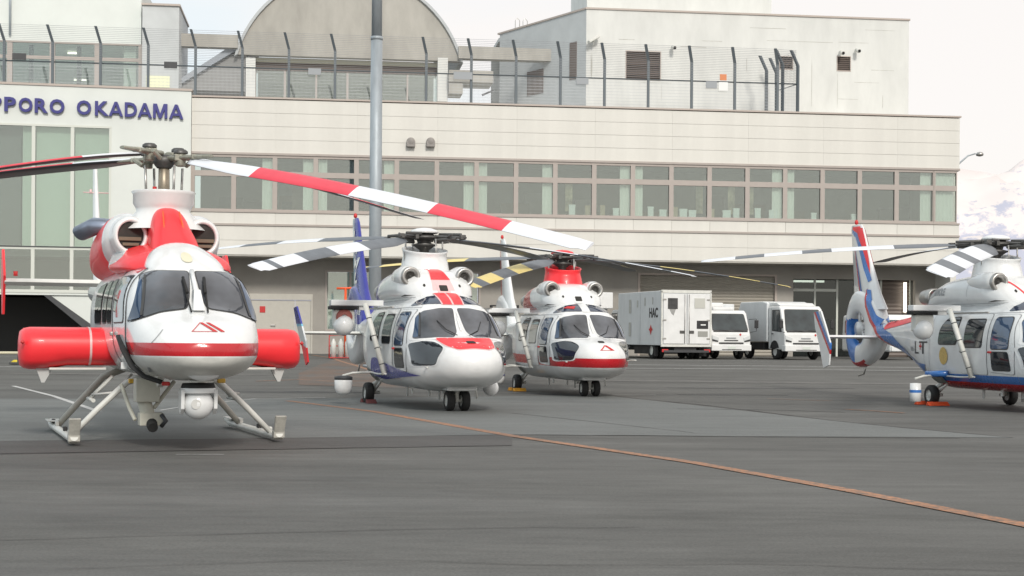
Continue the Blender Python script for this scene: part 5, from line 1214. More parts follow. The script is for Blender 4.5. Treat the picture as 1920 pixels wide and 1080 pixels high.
        m = MB(); m.lathe([(.17, -.12), (.175, .02), (.19, .05), (.215, .045), (.24, -.01), (.265, -.25)], (.32, s*.49, 2.8), 'x', 32)
        for i, v in enumerate(m.v): m.v[i] = (v[0]+.12*(v[2]-2.81)*-1, v[1], 2.81+(v[2]-2.81)*1.12)
        m.build('intake_lip', WHITE, o); m = MB(); m.lathe([(0, -.03), (.175, -.03)], (.33, s*.49, 2.8), 'x', 24); m.build('intake_duct', HOLE, o)
        m = MB(); m.box((.28, s*.5-.15, 2.73), (.33, s*.5+.15, 2.78)); m.box((.28, s*.5-.1, 2.66), (.33, s*.5+.12, 2.7)); m.build('intake_screen', mat('brown intake screen', (.16, .13, .09), .7), o, bevel=.004)
        yo = 1.0 if s < 0 else .78; m = MB(); m.tube([(-.9, s*.5, 2.97), (-1.2, s*(yo-.2), 3.02), (-1.4, s*yo, 2.92)], [.19, .18, .16], 18, squash=.7); eo = m.build('exhaust_duct', mat('blued exhaust metal', (.3, .34, .42), .35, metal=.7, var=.15), Hh)
        m = MB(); m.tube([(-1.39, s*(yo-.01), 2.925), (-1.402, s*(yo+.005), 2.92)], [.145, .145], 18, squash=.7); m.build('exhaust_mouth', HOLE, eo)
    # mast collar
    m = MB(); m.lathe([(.62, 2.9), (.45, 3.08), (.37, 3.17), (.385, 3.22), (.42, 3.27), (.42, 3.4), (.445, 3.44), (.43, 3.45), (.39, 3.43), (.38, 3.3)], (-.02, 0, 0), 'z', 40); col_ = m.build('mast_collar', WHITE, Hh)
    m = MB(); m.lathe([(0, 3.36), (.39, 3.36)], (-.02, 0, 0), 'z', 24); m.build('collar_floor', mat('grey collar floor', (.35, .35, .34), .6), col_)
    m = MB(); m.tube([(0, 0, 3.2), (0, 0, 3.9)], [.085, .075], 20); m.tube([(0, 0, 3.36), (0, 0, 3.4)], .13, 20); m.build('mast', BRONZE, Hh)
    for a in (20, 110, 200, 290): a = R(a); m = MB(); m.tube([(.27*math.cos(a), .27*math.sin(a), 3.3), (.29*math.cos(a), .29*math.sin(a), 3.8)], .018, 8); m.build('pitch_link', METAL, Hh)
    m = MB(); m.tube([(-.05, -.12, 3.4), (-.05, -.12, 3.52)], .03, 10); m.build('red_plug', REDS, Hh)
    # glazing
    ws = [(.04, 2.235), (.45, 2.235), (.6, 2.19), (.785, 1.6), (.45, 1.72), (.13, 1.765), (.08, 1.9)]
    for s in (-1, 1):
        w = [(p[0]*s, p[1]) for p in ws]; sd = 'right' if s < 0 else 'left'
        decal('windscreen_seal', bv, rnd(grow(w, .012), .05), 'front', SEAL, Hh, .006, .06)
        o = decal('windscreen', bv, rnd(w, .05), 'front', GLASS, Hh, .011, .06)
        decal('side_quarter_pane', bv, rnd([(.60*s, 2.15), (.64*s, 2.1), (.79*s, 1.61), (.67*s, 1.64)], .03), 'front', GLASSB, o, .017, .05)
        decal('seal', bv, [(.545*s, 2.19), (.57*s, 2.17), (.675*s, 1.665), (.645*s, 1.67)], 'front', SEAL, o, .02, .05)
        m = MB(); m.tube([(2.98, s*.1, 1.72), (2.72, s*.12, 1.93), (2.5, s*.14, 2.12)], .012, 6); m.tube([(2.72, s*.11, 1.96), (2.5, s*.13, 2.16)], .02, 6); m.build('wiper', BLACK, Hh)
        # doors
        for nm, dd, dw in (('crew_door', [(1.25, 1.0), (1.25, 2.26), (2.05, 2.26), (2.32, 1.7), (2.3, 1.0)], [(1.34, 1.6), (1.34, 2.17), (1.98, 2.17), (2.2, 1.7), (2.2, 1.6)]),
                           ('cabin_door', [(-.05, .98), (-.05, 2.26), (1.17, 2.26), (1.17, .98)], [(.06, 1.6), (.06, 2.15), (.52, 2.15), (.52, 1.6)])):
            decal(nm+'_gap', bv, rnd(grow(dd, .015), .08), sd, GREYT, Hh, .004, .08); o = decal(nm, bv, rnd(dd, .08), sd, WHITE, Hh, .012, .08)
            ws_ = [dw]+([[(.62, 1.6), (.62, 2.15), (1.08, 2.15), (1.08, 1.6)]] if nm == 'cabin_door' else [])
            for q in ws_: decal('window_seal', bv, rnd(grow(q, .02), .09), sd, SEAL, o, .016, .08); decal('window', bv, rnd(q, .08), sd, GLASSD, o, .021, .08)
            h = MB(); h.cbox((dd[0][0]+.1, s*.86, 1.45), (.12, .04, .05)); h.build('handle', METAL, o, bevel=.01)
        q = [(-.95, 1.6), (-.95, 2.1), (-.2, 2.15), (-.2, 1.6)]
        decal('cabin_window_seal', bv, rnd(grow(q, .02), .09), sd, SEAL, Hh, .010, .08); decal('cabin_window', bv, rnd(q, .08), sd, GLASSD, Hh, .016, .08)
        # roof skylights, side pods
        decal('roof_window', bv, rnd([(1.95, s*.42), (2.02, s*.75), (1.6, s*.78), (1.55, s*.5)], .06), 'top', mat('overhead glass', (.03, .04, .07), .08, coat=.5), Hh, .012, .06)
        m = MB(); pp = []
        ys_ = [.6, .8, 1.0, 1.3, 1.6, 1.78, 1.86, 1.91, 1.93]; rr = [(.3, .265)]*6+[(.27, .25), (.2, .21), (.08, .1)]
        vs = []; n = 28
        for y, (ra, rb) in zip(ys_, rr):
            drop = .05 if y > 1.6 else 0
            for k in range(n):
                t = 2*math.pi*k/n; cx = sgnpow(math.cos(t), .8); cz = sgnpow(math.sin(t), .8)
                vs.append((-.05+(ra*1.5)*cx, s*y, 1.27+rb*cz-(.05 if (y > 1.5 and cz < -.5) else 0)))
        m.add(vs, [(i*n+k, i*n+(k+1) % n, (i+1)*n+(k+1) % n, (i+1)*n+k) for i in range(len(ys_)-1) for k in range(n)], 0, True); m.add([vs[-n+k] for k in range(n)], [tuple(range(n))])
        pod = m.build('side_pod', REDP, Hh)
        m = MB(); vs = []
        for y in (1.0, 1.03):
            for k in range(n): t = 2*math.pi*k/n; vs.append((-.05+.457*sgnpow(math.cos(t), .8), s*y, 1.27+.271*sgnpow(math.sin(t), .8)))
        m.add(vs, [(k, (k+1) % n, n+(k+1) % n, n+k) for k in range(n)], 0, True); m.build('pod_band', PINK, pod)
        m = MB(); m.prism([(-.3, .98), (.25, .98), (.05, .78), (-.2, .78)], s*1.6-.012, s*1.6+.012) if False else m.prism([(s*1.48, 1.0), (s*1.72, 1.0), (s*1.64, .78), (s*1.6, .78)], .1, .16, 'x'); m.build('pod_fin', mat('pale fin plastic', (.5, .51, .5), .5), pod)
        m = MB(); m.box((-.3, s*.8, .95), (.28, s*1.55, .985)); m.build('pod_lower_rib', OFFW, pod, bevel=.01)
        m = MB(); m.lathe([(0, -.03), (.035, 0), (0, .03)], (.38, s*1.9, 1.33), 'y', 10); m.build('position_light', REDS, pod)
    m = MB(); m.tube([(2.36, 0, 2.25), (2.7, 0, 1.98)], .032, 8); m.build('centre_post', WHITE, Hh)
    m = MB(); m.prism([(-.045, 2.0), (.035, 2.0), (.075, 1.74), (-.075, 1.74)], 2.66, 2.82, 'x')
    for i, v in enumerate(m.v): m.v[i] = (v[0]+(2.02-v[2])*.45, v[1], v[2])
    m.build('post_base', WHITE, Hh, bevel=.01)
    # red emblem on the nose: thin outline triangle with two slanting bars
    for q in ([(-.19, 1.475), (-.055, 1.585), (-.045, 1.585), (-.178, 1.475)], [(-.19, 1.475), (.12, 1.475), (.115, 1.481), (-.185, 1.481)], [(-.06, 1.585), (-.02, 1.585), (.12, 1.475), (.07, 1.475)], [(.02, 1.585), (.06, 1.585), (.21, 1.475), (.16, 1.475)]):
        decal('red_emblem_bar', bv, q, 'front', REDS, Hh, .009, .04)
    decal('panel_line', bv, [(-.62, 1.34), (-.612, 1.34), (-.48, 1.5), (-.49, 1.5)], 'front', GREYT, Hh, .008, .05)
    for q in ([(-.62, 1.05), (-.6, 1.05), (-.52, .95), (-.54, .95)],): decal('panel_line', bv, q, 'front', GREYT, Hh, .008, .05)
    for xx, z0, z1 in ((-1.0, .95, 2.3), (-1.7, 1.0, 2.2), (2.45, 1.4, 1.66)): decal('panel_line', bv, [(xx, z0), (xx+.008, z0), (xx+.008, z1), (xx, z1)], 'right', GREYT, Hh, .006, .12)
    decal('panel_line', bc, [(-.3, 2.66), (.3, 2.66), (.3, 2.652), (-.3, 2.652)], 'front', mat('dark red seam', (.4, .02, .02), .5), Hh, .006, .05)
    # tail: fin, ventral fin, tailplane with red end plates, tail rotor
    fins = [(-7.9, -8.7, 2.3, .1), (-8.2, -8.9, 3.0, .085), (-8.6, -9.15, 4.0, .06), (-8.85, -9.3, 4.75, .04)]
    def sec(x0, x1, z, t): return [(lerp(x0, x1, u), t*w_, z) for u, w_ in ((0, 0), (.08, .6), (.35, 1), (.7, .6), (1, .1), (1, -.1), (.7, -.6), (.35, -1), (.08, -.6))]
    vs = []; [vs.extend(sec(*f)) for f in fins]; m = MB(); m.add(vs, [(i*9+j, i*9+(j+1) % 9, (i+1)*9+(j+1) % 9, (i+1)*9+j) for i in range(3) for j in range(9)], 0, True); m.add(vs[-9:], [tuple(range(9))]); m.build('tail_fin', WHITE, Hh)
    fins = [(-7.9, -8.7, 2.3, .11), (-8.1, -8.75, 1.6, .09), (-8.3, -8.8, .95, .06)]; vs = []; [vs.extend(sec(*f)) for f in fins]; m = MB(); m.add(vs, [(i*9+j, i*9+(j+1) % 9, (i+1)*9+(j+1) % 9, (i+1)*9+j) for i in range(2) for j in range(9)], 0, True); m.add(vs[-9:], [tuple(range(9))]); m.build('ventral_fin', OFFW, Hh)
    m = MB(); m.tube([(-8.8, -.24, 4.2), (-8.8, .24, 4.2)], .012, 6); m.tube([(-8.8, -.1, 4.18), (-8.8, -.1, 4.26)], .025, 6); m.build('tail_antenna', PINK, Hh)
    m = MB(); m.box((-8.9, -.13, 2.28), (-7.95, .13, 2.33)); m.build('fin_red_band', REDD, Hh, bevel=.01)
    m = MB(); m.lathe([(.1, -.1), (.1, .25), (.04, .3), (0, .3)], (-8.55, 0, 2.35), 'y', 16)
    tr = m.build('tail_rotor_hub', DMETAL, Hh); m = MB(); m.box((-8.62, .22, 1.35), (-8.46, .245, 3.35)); m.build('tail_rotor_blade', BWHITE, tr, bevel=.01)
    m = MB(); m.add([(x, y, z) for y in (-1.88, 1.88) for x, z in ((-4.75, 2.3), (-4.85, 2.36), (-5.2, 2.36), (-5.45, 2.3), (-5.2, 2.25), (-4.85, 2.24))], [(j, (j+1) % 6, 6+(j+1) % 6, 6+j) for j in range(6)]+[tuple(range(6)), tuple(range(6, 12))]); m.build('tailplane', OFFW, Hh, bevel=.01)
    for s in (-1, 1): m = MB(); m.prism([(-4.75, 2.4), (-5.25, 2.86), (-5.55, 2.86), (-5.5, 2.3), (-5.3, 1.76), (-5.05, 1.76)], s*1.88-.02, s*1.88+.02); m.build('end_plate', REDP, Hh, bevel=.008)
    m = MB(); m.tube([(-4.9, -1.7, 2.4), (-4.9, -1.7, 2.48)], .035, 8); m.build('position_light', REDS, Hh)
    # skids
    for s in (-1, 1):
        y = s*1.33; m = MB()
        m.tube([(-2.2, y, .12), (-1.9, y, .075), (1.3, y, .075), (1.5, y, .12)], [.045, .05, .05, .05], 12); sk = m.build('skid_tube', OFFW, Hh)
        m = MB(); m.box((1.38, y-.075, .06), (1.5, y+.075, .16))
        m.add([(1.44, y-.07, .03), (1.44, y+.07, .03), (1.62, y+.075, .36), (1.62, y-.075, .36), (1.38, y-.07, .05), (1.38, y+.07, .05), (1.57, y+.075, .37), (1.57, y-.075, .37)], [(0, 1, 2, 3), (7, 6, 5, 4), (0, 4, 5, 1), (1, 5, 6, 2), (2, 6, 7, 3), (3, 7, 4, 0)]); m.build('skid_toe', mat('worn skid shoe', (.42, .41, .37), .55, var=.2, vscale=12), sk, bevel=.012)
        for x in (-1.7, -1.1, .2, .9): m = MB(); m.cbox((x, y, .15), (.12, .05, .06)); m.build('skid_clamp', BLACK if x in (-1.7, .2) else OFFW, sk, bevel=.01)
        m = MB(); m.box((-2.0, y-.1, .155), (-1.4, y+.1, .17)); m.build('step_plate', OFFW, sk, bevel=.004)
        m = MB(); m.tube([(1.0, s*.35, .9), (1.0, s*.62, .8), (1.0, s*1.0, .44), (1.0, y, .1)], [.045, .042, .04, .038], 12); m.build('front_cross_leg', OFFW, Hh)
        m = MB(); m.tube([(-1.15, s*.35, .95), (-1.15, s*.68, .82), (-1.15, s*1.05, .42), (-1.15, y, .1)], [.052, .05, .047, .043], 12); m.build('rear_cross_leg', mat('bare grey leg', (.44, .43, .38), .5, var=.1), Hh)
        m = MB(); m.tube([(.2, s*.7, .86), (.0, s*.98, .55)], .022, 8); m.tube([(.1, s*.7, .86), (-.1, s*.98, .55)], .022, 8); m.tube([(-.3, s*.98, .54), (.4, s*.98, .54)], .028, 8); m.build('boarding_step', OFFW, Hh)
        m = MB(); m.tube([(.6, s*.5, .9), (.75, s*.75, .66), (.4, s*1.0, .62)], .018, 8); m.build('step_hanger', OFFW, Hh)
    # nose camera ball
    m = MB(); m.lathe([(0, .85), (.19, .85), (.21, .8), (.2, .77), (.0, .77)], (2.9, 0, 0), 'z', 28); tm = m.build('turret_mount', BLACK, Hh)
    m = MB(); m.lathe([(0, .81), (.2, .81), (.215, .78), (.215, .73), (.0, .73)], (2.9, 0, 0), 'z', 28)
    for s in (-1, 1): m.prism([(2.78, .78), (3.02, .78), (3.0, .54), (2.9, .47), (2.8, .54)], s*.2-.022, s*.2+.022)
    yk = m.build('turret_yoke', WHITE, Hh, bevel=.008)
    m = MB(); m.lathe([(0, -.195)]+[(.19*math.sin(R(a)), -.195*math.cos(R(a))) for a in range(12, 180, 12)]+[(0, .195)], (2.9, 0, .6), 'z', 32); cb = m.build('camera_turret', WHITE, Hh)
    m = MB(); m.tube([(3.06, -.05, .6), (3.082, -.053, .6)], .06, 18); m.build('lens', mat('pale lens cover', (.6, .6, .58), .15), cb)
    m = MB(); m.tube([(3.1, -.14, .9), (3.16, -.14, .88), (3.16, .14, .88), (3.1, .14, .9)], .012, 8); m.build('handle', OFFW, Hh)
    m = MB(); m.lathe([(.0, .06), (.12, .04), (.19, 0), (.2, -.04)], (3.32, 0, .98), 'x', 20)
    for i, v in enumerate(m.v): m.v[i] = (v[0], v[1], .98+(v[2]-.98)*.45)
    m.build('landing_light_bulge', WHITE, Hh)
    # equipment bracket and pod under the right side
    m = MB(); m.box((1.7, -.62, .58), (1.95, -.32, .88)); m.tube([(1.8, -.5, .6), (1.85, -.45, .4)], .09, 12); m.cbox((1.85, -.42, .36), (.22, .3, .16)); m.tube([(1.5, -.75, .8), (1.6, -.66, .5), (1.75, -.6, .34)], .028, 8); m.tube([(1.7, -.1, .84), (1.85, -.38, .5)], .028, 8); m.build('loudhailer_mount', mat('beige equipment paint', (.5, .49, .42), .5, var=.1), Hh, bevel=.015)
    m = MB(); m.tube([(1.85, -.42, .34), (2.05, -.42, .26)], [.08, .065], 14); m.build('loudhailer_lens', BLACK, Hh)
    m = MB(); m.tube([(1.95, -.3, .42), (2.0, -.25, .34), (1.95, -.3, .27)], .03, 8); m.build('bracket_hook', DGREY, Hh)
    m = MB(); m.prism([(2.2, .98), (2.3, 1.02), (2.45, .82), (2.35, .78)], -.42, -.34); m.tube([(2.3, -.5, 1.05), (2.6, -.28, .9)], .03, 8); m.build('wire_cutter', OFFW, Hh, bevel=.01)
    m = MB(); m.cbox((2.75, -.36, .98), (.08, .1, .1)); m.cbox((2.7, -.36, .84), (.06, .1, .05)); m.build('red_safety_cover', REDS, Hh, bevel=.015)
    m = MB(); pts = [(1.9, -.83, 1.42), (2.3, -.82, 1.25), (2.5, -.74, 1.05), (2.65, -.62, .93), (2.75, -.42, .86)]
    m.tube([lerp(Vector(pts[int(i/6)]), Vector(pts[int(i/6)+1]), (i % 6)/6) for i in range(24)]+[Vector(pts[-1])], .042, 8, squash=.5); m.build('black_conduit', BLACK, Hh)
    m = MB(); m.cbox((2.2, -.8, 1.05), (.05, .08, .09)); m.build('side_fitting', WHITE, Hh, bevel=.01)
    for s in (-1, 1): m = MB(); m.cbox((1.3, s*.58, .83), (.1, .1, .06)); m.build('amber_fitting', mat('amber plastic', (.6, .36, .04), .5), Hh, bevel=.01)
    # rotor
    m = MB()
    for i in range(4):
        wa = -R(28+90*i); th = wa-(psi-R(90)); a = Vector((math.cos(th), math.sin(th), 0)); tn = Vector((-a.y, a.x, 0)); z = 3.93+(.05 if i % 2 else -.02); o = Vector((0, 0, z)); m = MB()
        m.tube([o+a*.08, o+a*.5, o+a*.85], [.085, .07, .05], 10, squash=.5); m.cbox(o+a*.28, (.16, .16, .1)); m.tube([o+a*.3-Vector((0, 0, .12)), o+a*.3+Vector((0, 0, .09))], .07, 14); m.tube([o+a*.42+tn*.16, o+a*.25+tn*.16-Vector((0, 0, .1))], .035, 8)
        m.cbox(o+a*.55, (.11, .11, .07)); m.build('blade_grip', mat('greenish rotor metal', (.3, .3, .25), .45, metal=.4, var=.25, vscale=14), Hh, bevel=.02)
        m = MB(); m.lathe([(0, .12), (.07, .115), (.1, .09), (.1, .06)], tuple(o+a*.3), 'z', 16); m.build('grip_cap', DMETAL, Hh)
        st = stripes([(.38, 0), (.6, 1), (.78, 0), (.9, 1) if i % 2 == 0 else (.9, 1), (1.0, 0)])
        st = stripes([(.25, 0), (.49, 1), (.67, 0), (.83, 1), (1.0, 0)])
        rotor_blade(Hh, (0, 0, z), 6.65, th, .34, R([23, 6, 6, 12][i]), True, .5, [1.05, 1.15, .55, .66][i], .06, st, [BWHITE, BRED], mat('black blade underside', (.035, .035, .04), .4), .028, R(3), tipsweep=.05)
    m = MB(); m.lathe([(.1, 3.78), (.14, 3.83), (.16, 3.9), (.11, 3.96), (0, 3.97)], (0, 0, 0), 'z', 20); m.build('rotor_hub', DMETAL, Hh)
skid_heli()
# ------------------------------------------------------------------ vehicles parked in front of the terminal
TW = mat('white truck paint', (.74, .745, .74), .3, coat=.4, var=.03, dirt=.08, vscale=2.5)
TBOX = mat('white truck box panel', (.68, .70, .71), .4, var=.03, dirt=.1, vscale=2, stretch=(1, 1, .3))
CHAS = mat('black chassis', (.025, .025, .027), .6, var=.2)
WSG = glass_dark('truck windscreen glass', (.03, .04, .042))
LGT = mat('clear lamp lens', (.6, .62, .62), .1, coat=1)
def wheel2(parent, x, y, r=.36, w=.22):
    m = MB(); m.lathe([(r*.55, -w*.5), (r*.9, -w*.5), (r, -w*.3), (r, w*.3), (r*.9, w*.5), (r*.55, w*.5)], (x, y, r), 'y', 26); o = m.build('wheel', BLACK, parent)
    m = MB(); m.lathe([(0, -w*.3), (r*.2, -w*.35), (r*.5, -w*.2), (r*.58, -w*.45), (r*.58, w*.45), (r*.5, w*.2), (r*.2, w*.35), (0, w*.3)], (x, y, r), 'y', 20); m.build('rim', OFFW, o)
def cab(root, x0, w, hroof, facing=1):
    """forward-control cab, front at x0, looking along +x"""
    h = w/2; prof = [(x0-1.55, .42), (x0-.02, .42), (x0, .55), (x0-.02, 1.05), (x0-.1, 1.22), (x0-.42, hroof-.12), (x0-.6, hroof), (x0-1.55, hroof)]
    m = MB(); m.prism(prof, -h, h); o = m.build('cab', TW, root, bevel=.06); bv = bvh_of(o)
    decal('windscreen_seal', bv, rnd([(-h+.07, 1.2), (h-.07, 1.2), (h-.15, hroof-.14), (-h+.15, hroof-.14)], .08), 'front' , SEAL, o, .006, .2)
    decal('windscreen', bv, rnd([(-h+.1, 1.24), (h-.1, 1.24), (h-.18, hroof-.17), (-h+.18, hroof-.17)], .07), 'front', WSG, o, .012, .2)
    for sd, s in (('right', -1), ('left', 1)):
        decal('side_window_seal', bv, rnd([(x0-1.2, 1.22), (x0-.3, 1.16), (x0-.5, hroof-.16), (x0-1.2, hroof-.16)], .06), sd, SEAL, o, .006, .2)
        decal('side_window', bv, rnd([(x0-1.16, 1.26), (x0-.36, 1.2), (x0-.53, hroof-.2), (x0-1.16, hroof-.2)], .05), sd, WSG, o, .011, .2)
        decal('door_gap', bv, [(x0-1.26, .6), (x0-1.245, .6), (x0-1.245, hroof-.1), (x0-1.26, hroof-.1)], sd, SEAL, o, .006, .3)
        decal('wheel_arch', bv, [(x0-.95+.42*math.cos(R(a)), .4+.42*math.sin(R(a))) for a in range(0, 181, 15)], sd, CHAS, o, .008, .1)
        m = MB(); m.cbox((x0-1.12, s*(h+.02), 1.1), (.14, .03, .04)); m.build('handle', CHAS, o)
        m = MB(); m.prism([(s*(h-.32), .78), (s*(h-.03), .86), (s*(h-.03), 1.02), (s*(h-.34), .92)], x0-.05, x0+.02, 'x'); m.build('headlight', LGT, o, bevel=.01)
        m = MB(); m.tube([(x0-.2, s*h, 1.7), (x0+.08, s*(h+.22), 1.72), (x0+.08, s*(h+.22), 1.2), (x0-.05, s*h, 1.15)], .014, 6); m.build('mirror_arm', CHAS, root); m = MB(); m.cbox((x0+.08, s*(h+.22), 1.5), (.07, .17, .34)); m.build('mirror', CHAS, root, bevel=.02)
        wheel2(root, x0-.95, s*(h-.12))
        m = MB(); m.lathe([(0, .02), (.06, .02)], (x0+.035, s*(h-.32), .5), 'x', 14); m.build('fog_lamp_hole', CHAS, root)
    m = MB(); m.box((x0-.3, -h-.01, .36), (x0+.06, h+.01, .62)); m.build('bumper', TW, root, bevel=.03)
    m = MB(); m.box((x0-.02, -h*.62, .66), (x0+.035, h*.62, .72)); m.build('grille_slot', CHAS, o, bevel=.01); m = MB(); m.box((x0-.03, -h*.35, .78), (x0+.02, h*.35, .82)); m.build('grille_slot', CHAS, o, bevel=.01)
    for s in (-1, 1): m = MB(); m.prism([(s*(h-.3), .74), (s*(h-.04), .78), (s*(h-.04), .84), (s*(h-.3), .78)], x0-.05, x0+.024, 'x'); m.build('lamp_trim', CHAS, o)
    m = MB(); m.box((x0+.058, -h*.5, .4), (x0+.066, h*.5, .43)); m.build('bumper_slot', CHAS, root)
    m = MB(); m.box((x0-.115, -h+.12, 1.165), (x0-.055, h-.12, 1.2)); m.build('cowl_strip', CHAS, o)
    m = MB(); m.box((x0-.04, -.22, .88), (x0+.012, .22, .93)); m.build('grey_badge', GREYT, o)
    m = MB(); m.box((x0+.055, -.18, .44), (x0+.068, .18, .55)); m.build('number_plate', mat('blank number plate', (.6, .64, .6), .5), root)
    m = MB(); m.tube([(x0-.04, -.1, 1.2), (x0-.02, -.55, 1.24)], .01, 5); m.build('wiper', CHAS, o); m = MB(); m.tube([(x0-.04, .6, 1.2), (x0-.02, .12, 1.24)], .01, 5); m.build('wiper', CHAS, o)
    c = MB(); c.box((x0-.02, h*.45, 1.0), (x0+.0, h*.45+.035, 1.1)); c.box((x0-.02, h*.45-.03, 1.035), (x0+.001, h*.45+.065, 1.065)); c.build('red_logo', REDS, o)
    return o, bv
GT = gz(63)
# box truck seen from behind
bt = empty('box_truck', (7.28, 62.4, gz(62.4)), R(107), 'white box truck with black HAC lettering, its rear doors towards the apron', 'truck', 'white trucks parked by the terminal')
L_, hw, zb, zt = 5.0, 1.12, .58, 2.86
m = MB(); m.box((0, -hw, zb), (L_, hw, zt)); bo = m.build('cargo_box', TBOX, bt, bevel=.02); bb = bvh_of(bo)
m = MB(); m.box((-.03, -hw-.02, zt-.1), (.05, hw+.02, zt+.03)); m.box((-.03, -hw-.02, zb-.06), (.05, hw+.02, zb+.04)); m.box((-.03, -hw-.02, zb), (.05, -hw+.05, zt)); m.box((-.03, hw-.05, zb), (.05, hw+.02, zt)); m.build('rear_frame', OFFW, bt, bevel=.01)
for s in (-1, 1):
    y0, y1 = sorted((s*.03, s*(hw-.07))); m = MB(); m.box((-.055, y0, zb+.07), (-.02, y1, zt-.13)); dr = m.build('rear_door', TW, bt, bevel=.012)
    for z in (zb+.25, 1.6, zt-.4): m = MB(); m.box((-.075, s*(hw-.13)-.06, z), (-.035, s*(hw-.13)+.09, z+.07)); m.build('hinge', METAL, dr, bevel=.008)
    m = MB(); m.box((-.085, s*.22-.1, 1.08), (-.05, s*.22+.1, 1.2)); m.build('latch', DMETAL, dr, bevel=.01)
    m = MB(); m.tube([(-.08, s*.1, zb+.1), (-.08, s*.1, zt-.15)], .015, 6); m.build('lock_rod', METAL, dr)
    wheel2(bt, 1.2, s*(hw-.15)); wheel2(bt, 1.2, s*(hw-.42), .35, .2)
    m = MB(); m.box((-.02, s*.95-.14, .3), (.02, s*.95+.14, .42)); m.build('tail_lamp', REDS, bt, bevel=.01)
    m = MB(); m.box((.75, s*hw-.16, .12), (.76, s*hw+.0 if s > 0 else s*hw+.2, .5)) ; m.build('mud_flap', CHAS, bt)
m = MB(); m.box((-.08, .42, 2.1), (-.05, .86, 2.55)); m.build('sooty_vent', mat('sooty vent', (.06, .06, .06), .8, var=.3), bt, bevel=.01)
m = MB(); m.prism([(.5, 2.1), (.8, 2.1), (.7, 1.9), (.6, 1.82)], -.058, -.0565, 'x'); m.build('soot_stain', mat('soot stain', (.32, .32, .31), .8, var=.1), bt)
m = MB(); m.box((-.075, -.82, 2.14), (-.05, -.34, 2.56)); m.build('door_window', mat('beige hatch', (.5, .5, .46), .5), bt, bevel=.01)
m = MB(); m.box((-.075, -.97, 1.28), (-.05, -.45, 1.62)); m.build('dark_grille', CHAS, bt, bevel=.01); m = MB(); m.box((-.082, -.85, 1.42), (-.074, -.62, 1.47)); m.build('grille_tag', WHITE, bt)
m = MB(); m.box((-.07, -.95, .95), (-.05, -.5, 1.18)); m.build('lower_grille', mat('grey louvre', (.3, .3, .28), .6), bt, bevel=.01)
m = MB(); m.box((-.06, -hw+.1, .28), (.0, hw-.1, .38)); m.build('rear_bumper', DGREY, bt, bevel=.01); m = MB(); m.box((.1, -.5, .35), (L_+1.5, .5, .58)); m.build('chassis_frame', CHAS, bt)
text_decal('side_lettering', 'HAC', bb, 'left', BLKT, bt, (.85, 1.95), .95, .42, .03, off=.01, flip=True)
decal('red_logo', bb, [(1.15, 1.45), (1.3, 1.25), (1.15, 1.0), (1.0, 1.25)], 'left', REDS, bt, .01, .2); decal('red_logo', bb, [(.95, 1.28), (1.35, 1.28), (1.35, 1.2), (.95, 1.2)], 'left', REDS, bt, .012, .2)
for x, z0, z1, w_ in ((3.4, 1.95, 2.55, .28), (3.4, .95, 1.55, .28), (2.6, 2.2, 2.5, .14), (1.75, 2.25, 2.6, .12), (.9, 2.3, 2.6, .1)):
    decal('side_hatch', bb, [(x, z0), (x+w_, z0), (x+w_, z1), (x, z1)], 'left', mat('grey side hatch', (.46, .46, .43), .5, var=.15, vscale=8), bt, .012, .3)
decal('panel_joint', bb, [(2.35, zb+.05), (2.37, zb+.05), (2.37, zt-.05), (2.35, zt-.05)], 'left', GREYT, bt, .008, .4)
m = MB(); m.box((1.9, -.9, .2), (3.6, .9, .58)); m.build('underbody_box', CHAS, bt, bevel=.02)
cab(bt, L_+1.7, 1.95, 2.15)
# two trucks nose-on
t2 = empty('cab_truck', (P(1371, 650, 63.2).x, 63.2, gz(63.2)), R(17-90), 'small white truck beside the box truck, round white unit on its cab roof', 'truck', 'white trucks parked by the terminal')
o, b_ = cab(t2, 0, 1.82, 2.08)
m = MB(); m.box((-1.3, -.55, 2.08), (-.65, .45, 2.22)); m.box((-1.5, -.6, 2.22), (-1.0, .1, 2.42)); m.build('roof_unit', TW, t2, bevel=.05)
m = MB(); m.box((-4.6, -.95, .7), (-1.7, .95, 2.38)); m.build('cargo_box', TBOX, t2, bevel=.04); m = MB(); m.box((-4.6, -.45, .42), (-1.4, .45, .69)); m.build('chassis_frame', CHAS, t2)
for s in (-1, 1): wheel2(t2, -3.4, s*.78)
t3 = empty('cab_truck', (P(1511, 650, 63.0).x, 63.0, gz(63)), R(17-90), 'larger white cab truck with sloping front corner on its high body', 'truck', 'white trucks parked by the terminal')
o, b_ = cab(t3, 0, 1.95, 2.28)
m = MB(); m.prism([(-1.6, .75), (-1.6, 2.42), (-2.0, 2.5), (-4.2, 2.5), (-4.7, 1.75), (-4.7, .75)], -1.02, 1.02); m.build('cargo_box', TBOX, t3, bevel=.04)
m = MB(); m.prism([(-.62, 2.29), (-.9, 2.42), (-1.7, 2.46), (-1.7, 2.29)], -.9, .8); m.build('roof_fairing', TW, t3, bevel=.03)
m = MB(); m.box((-4.6, -.45, .42), (-1.4, .45, .74)); m.build('chassis_frame', CHAS, t3); m = MB(); m.box((-3.2, -.95, .4), (-2.0, -.5, .74)); m.build('fuel_tank', CHAS, t3, bevel=.03)
for s in (-1, 1): wheel2(t3, -3.7, s*.82)
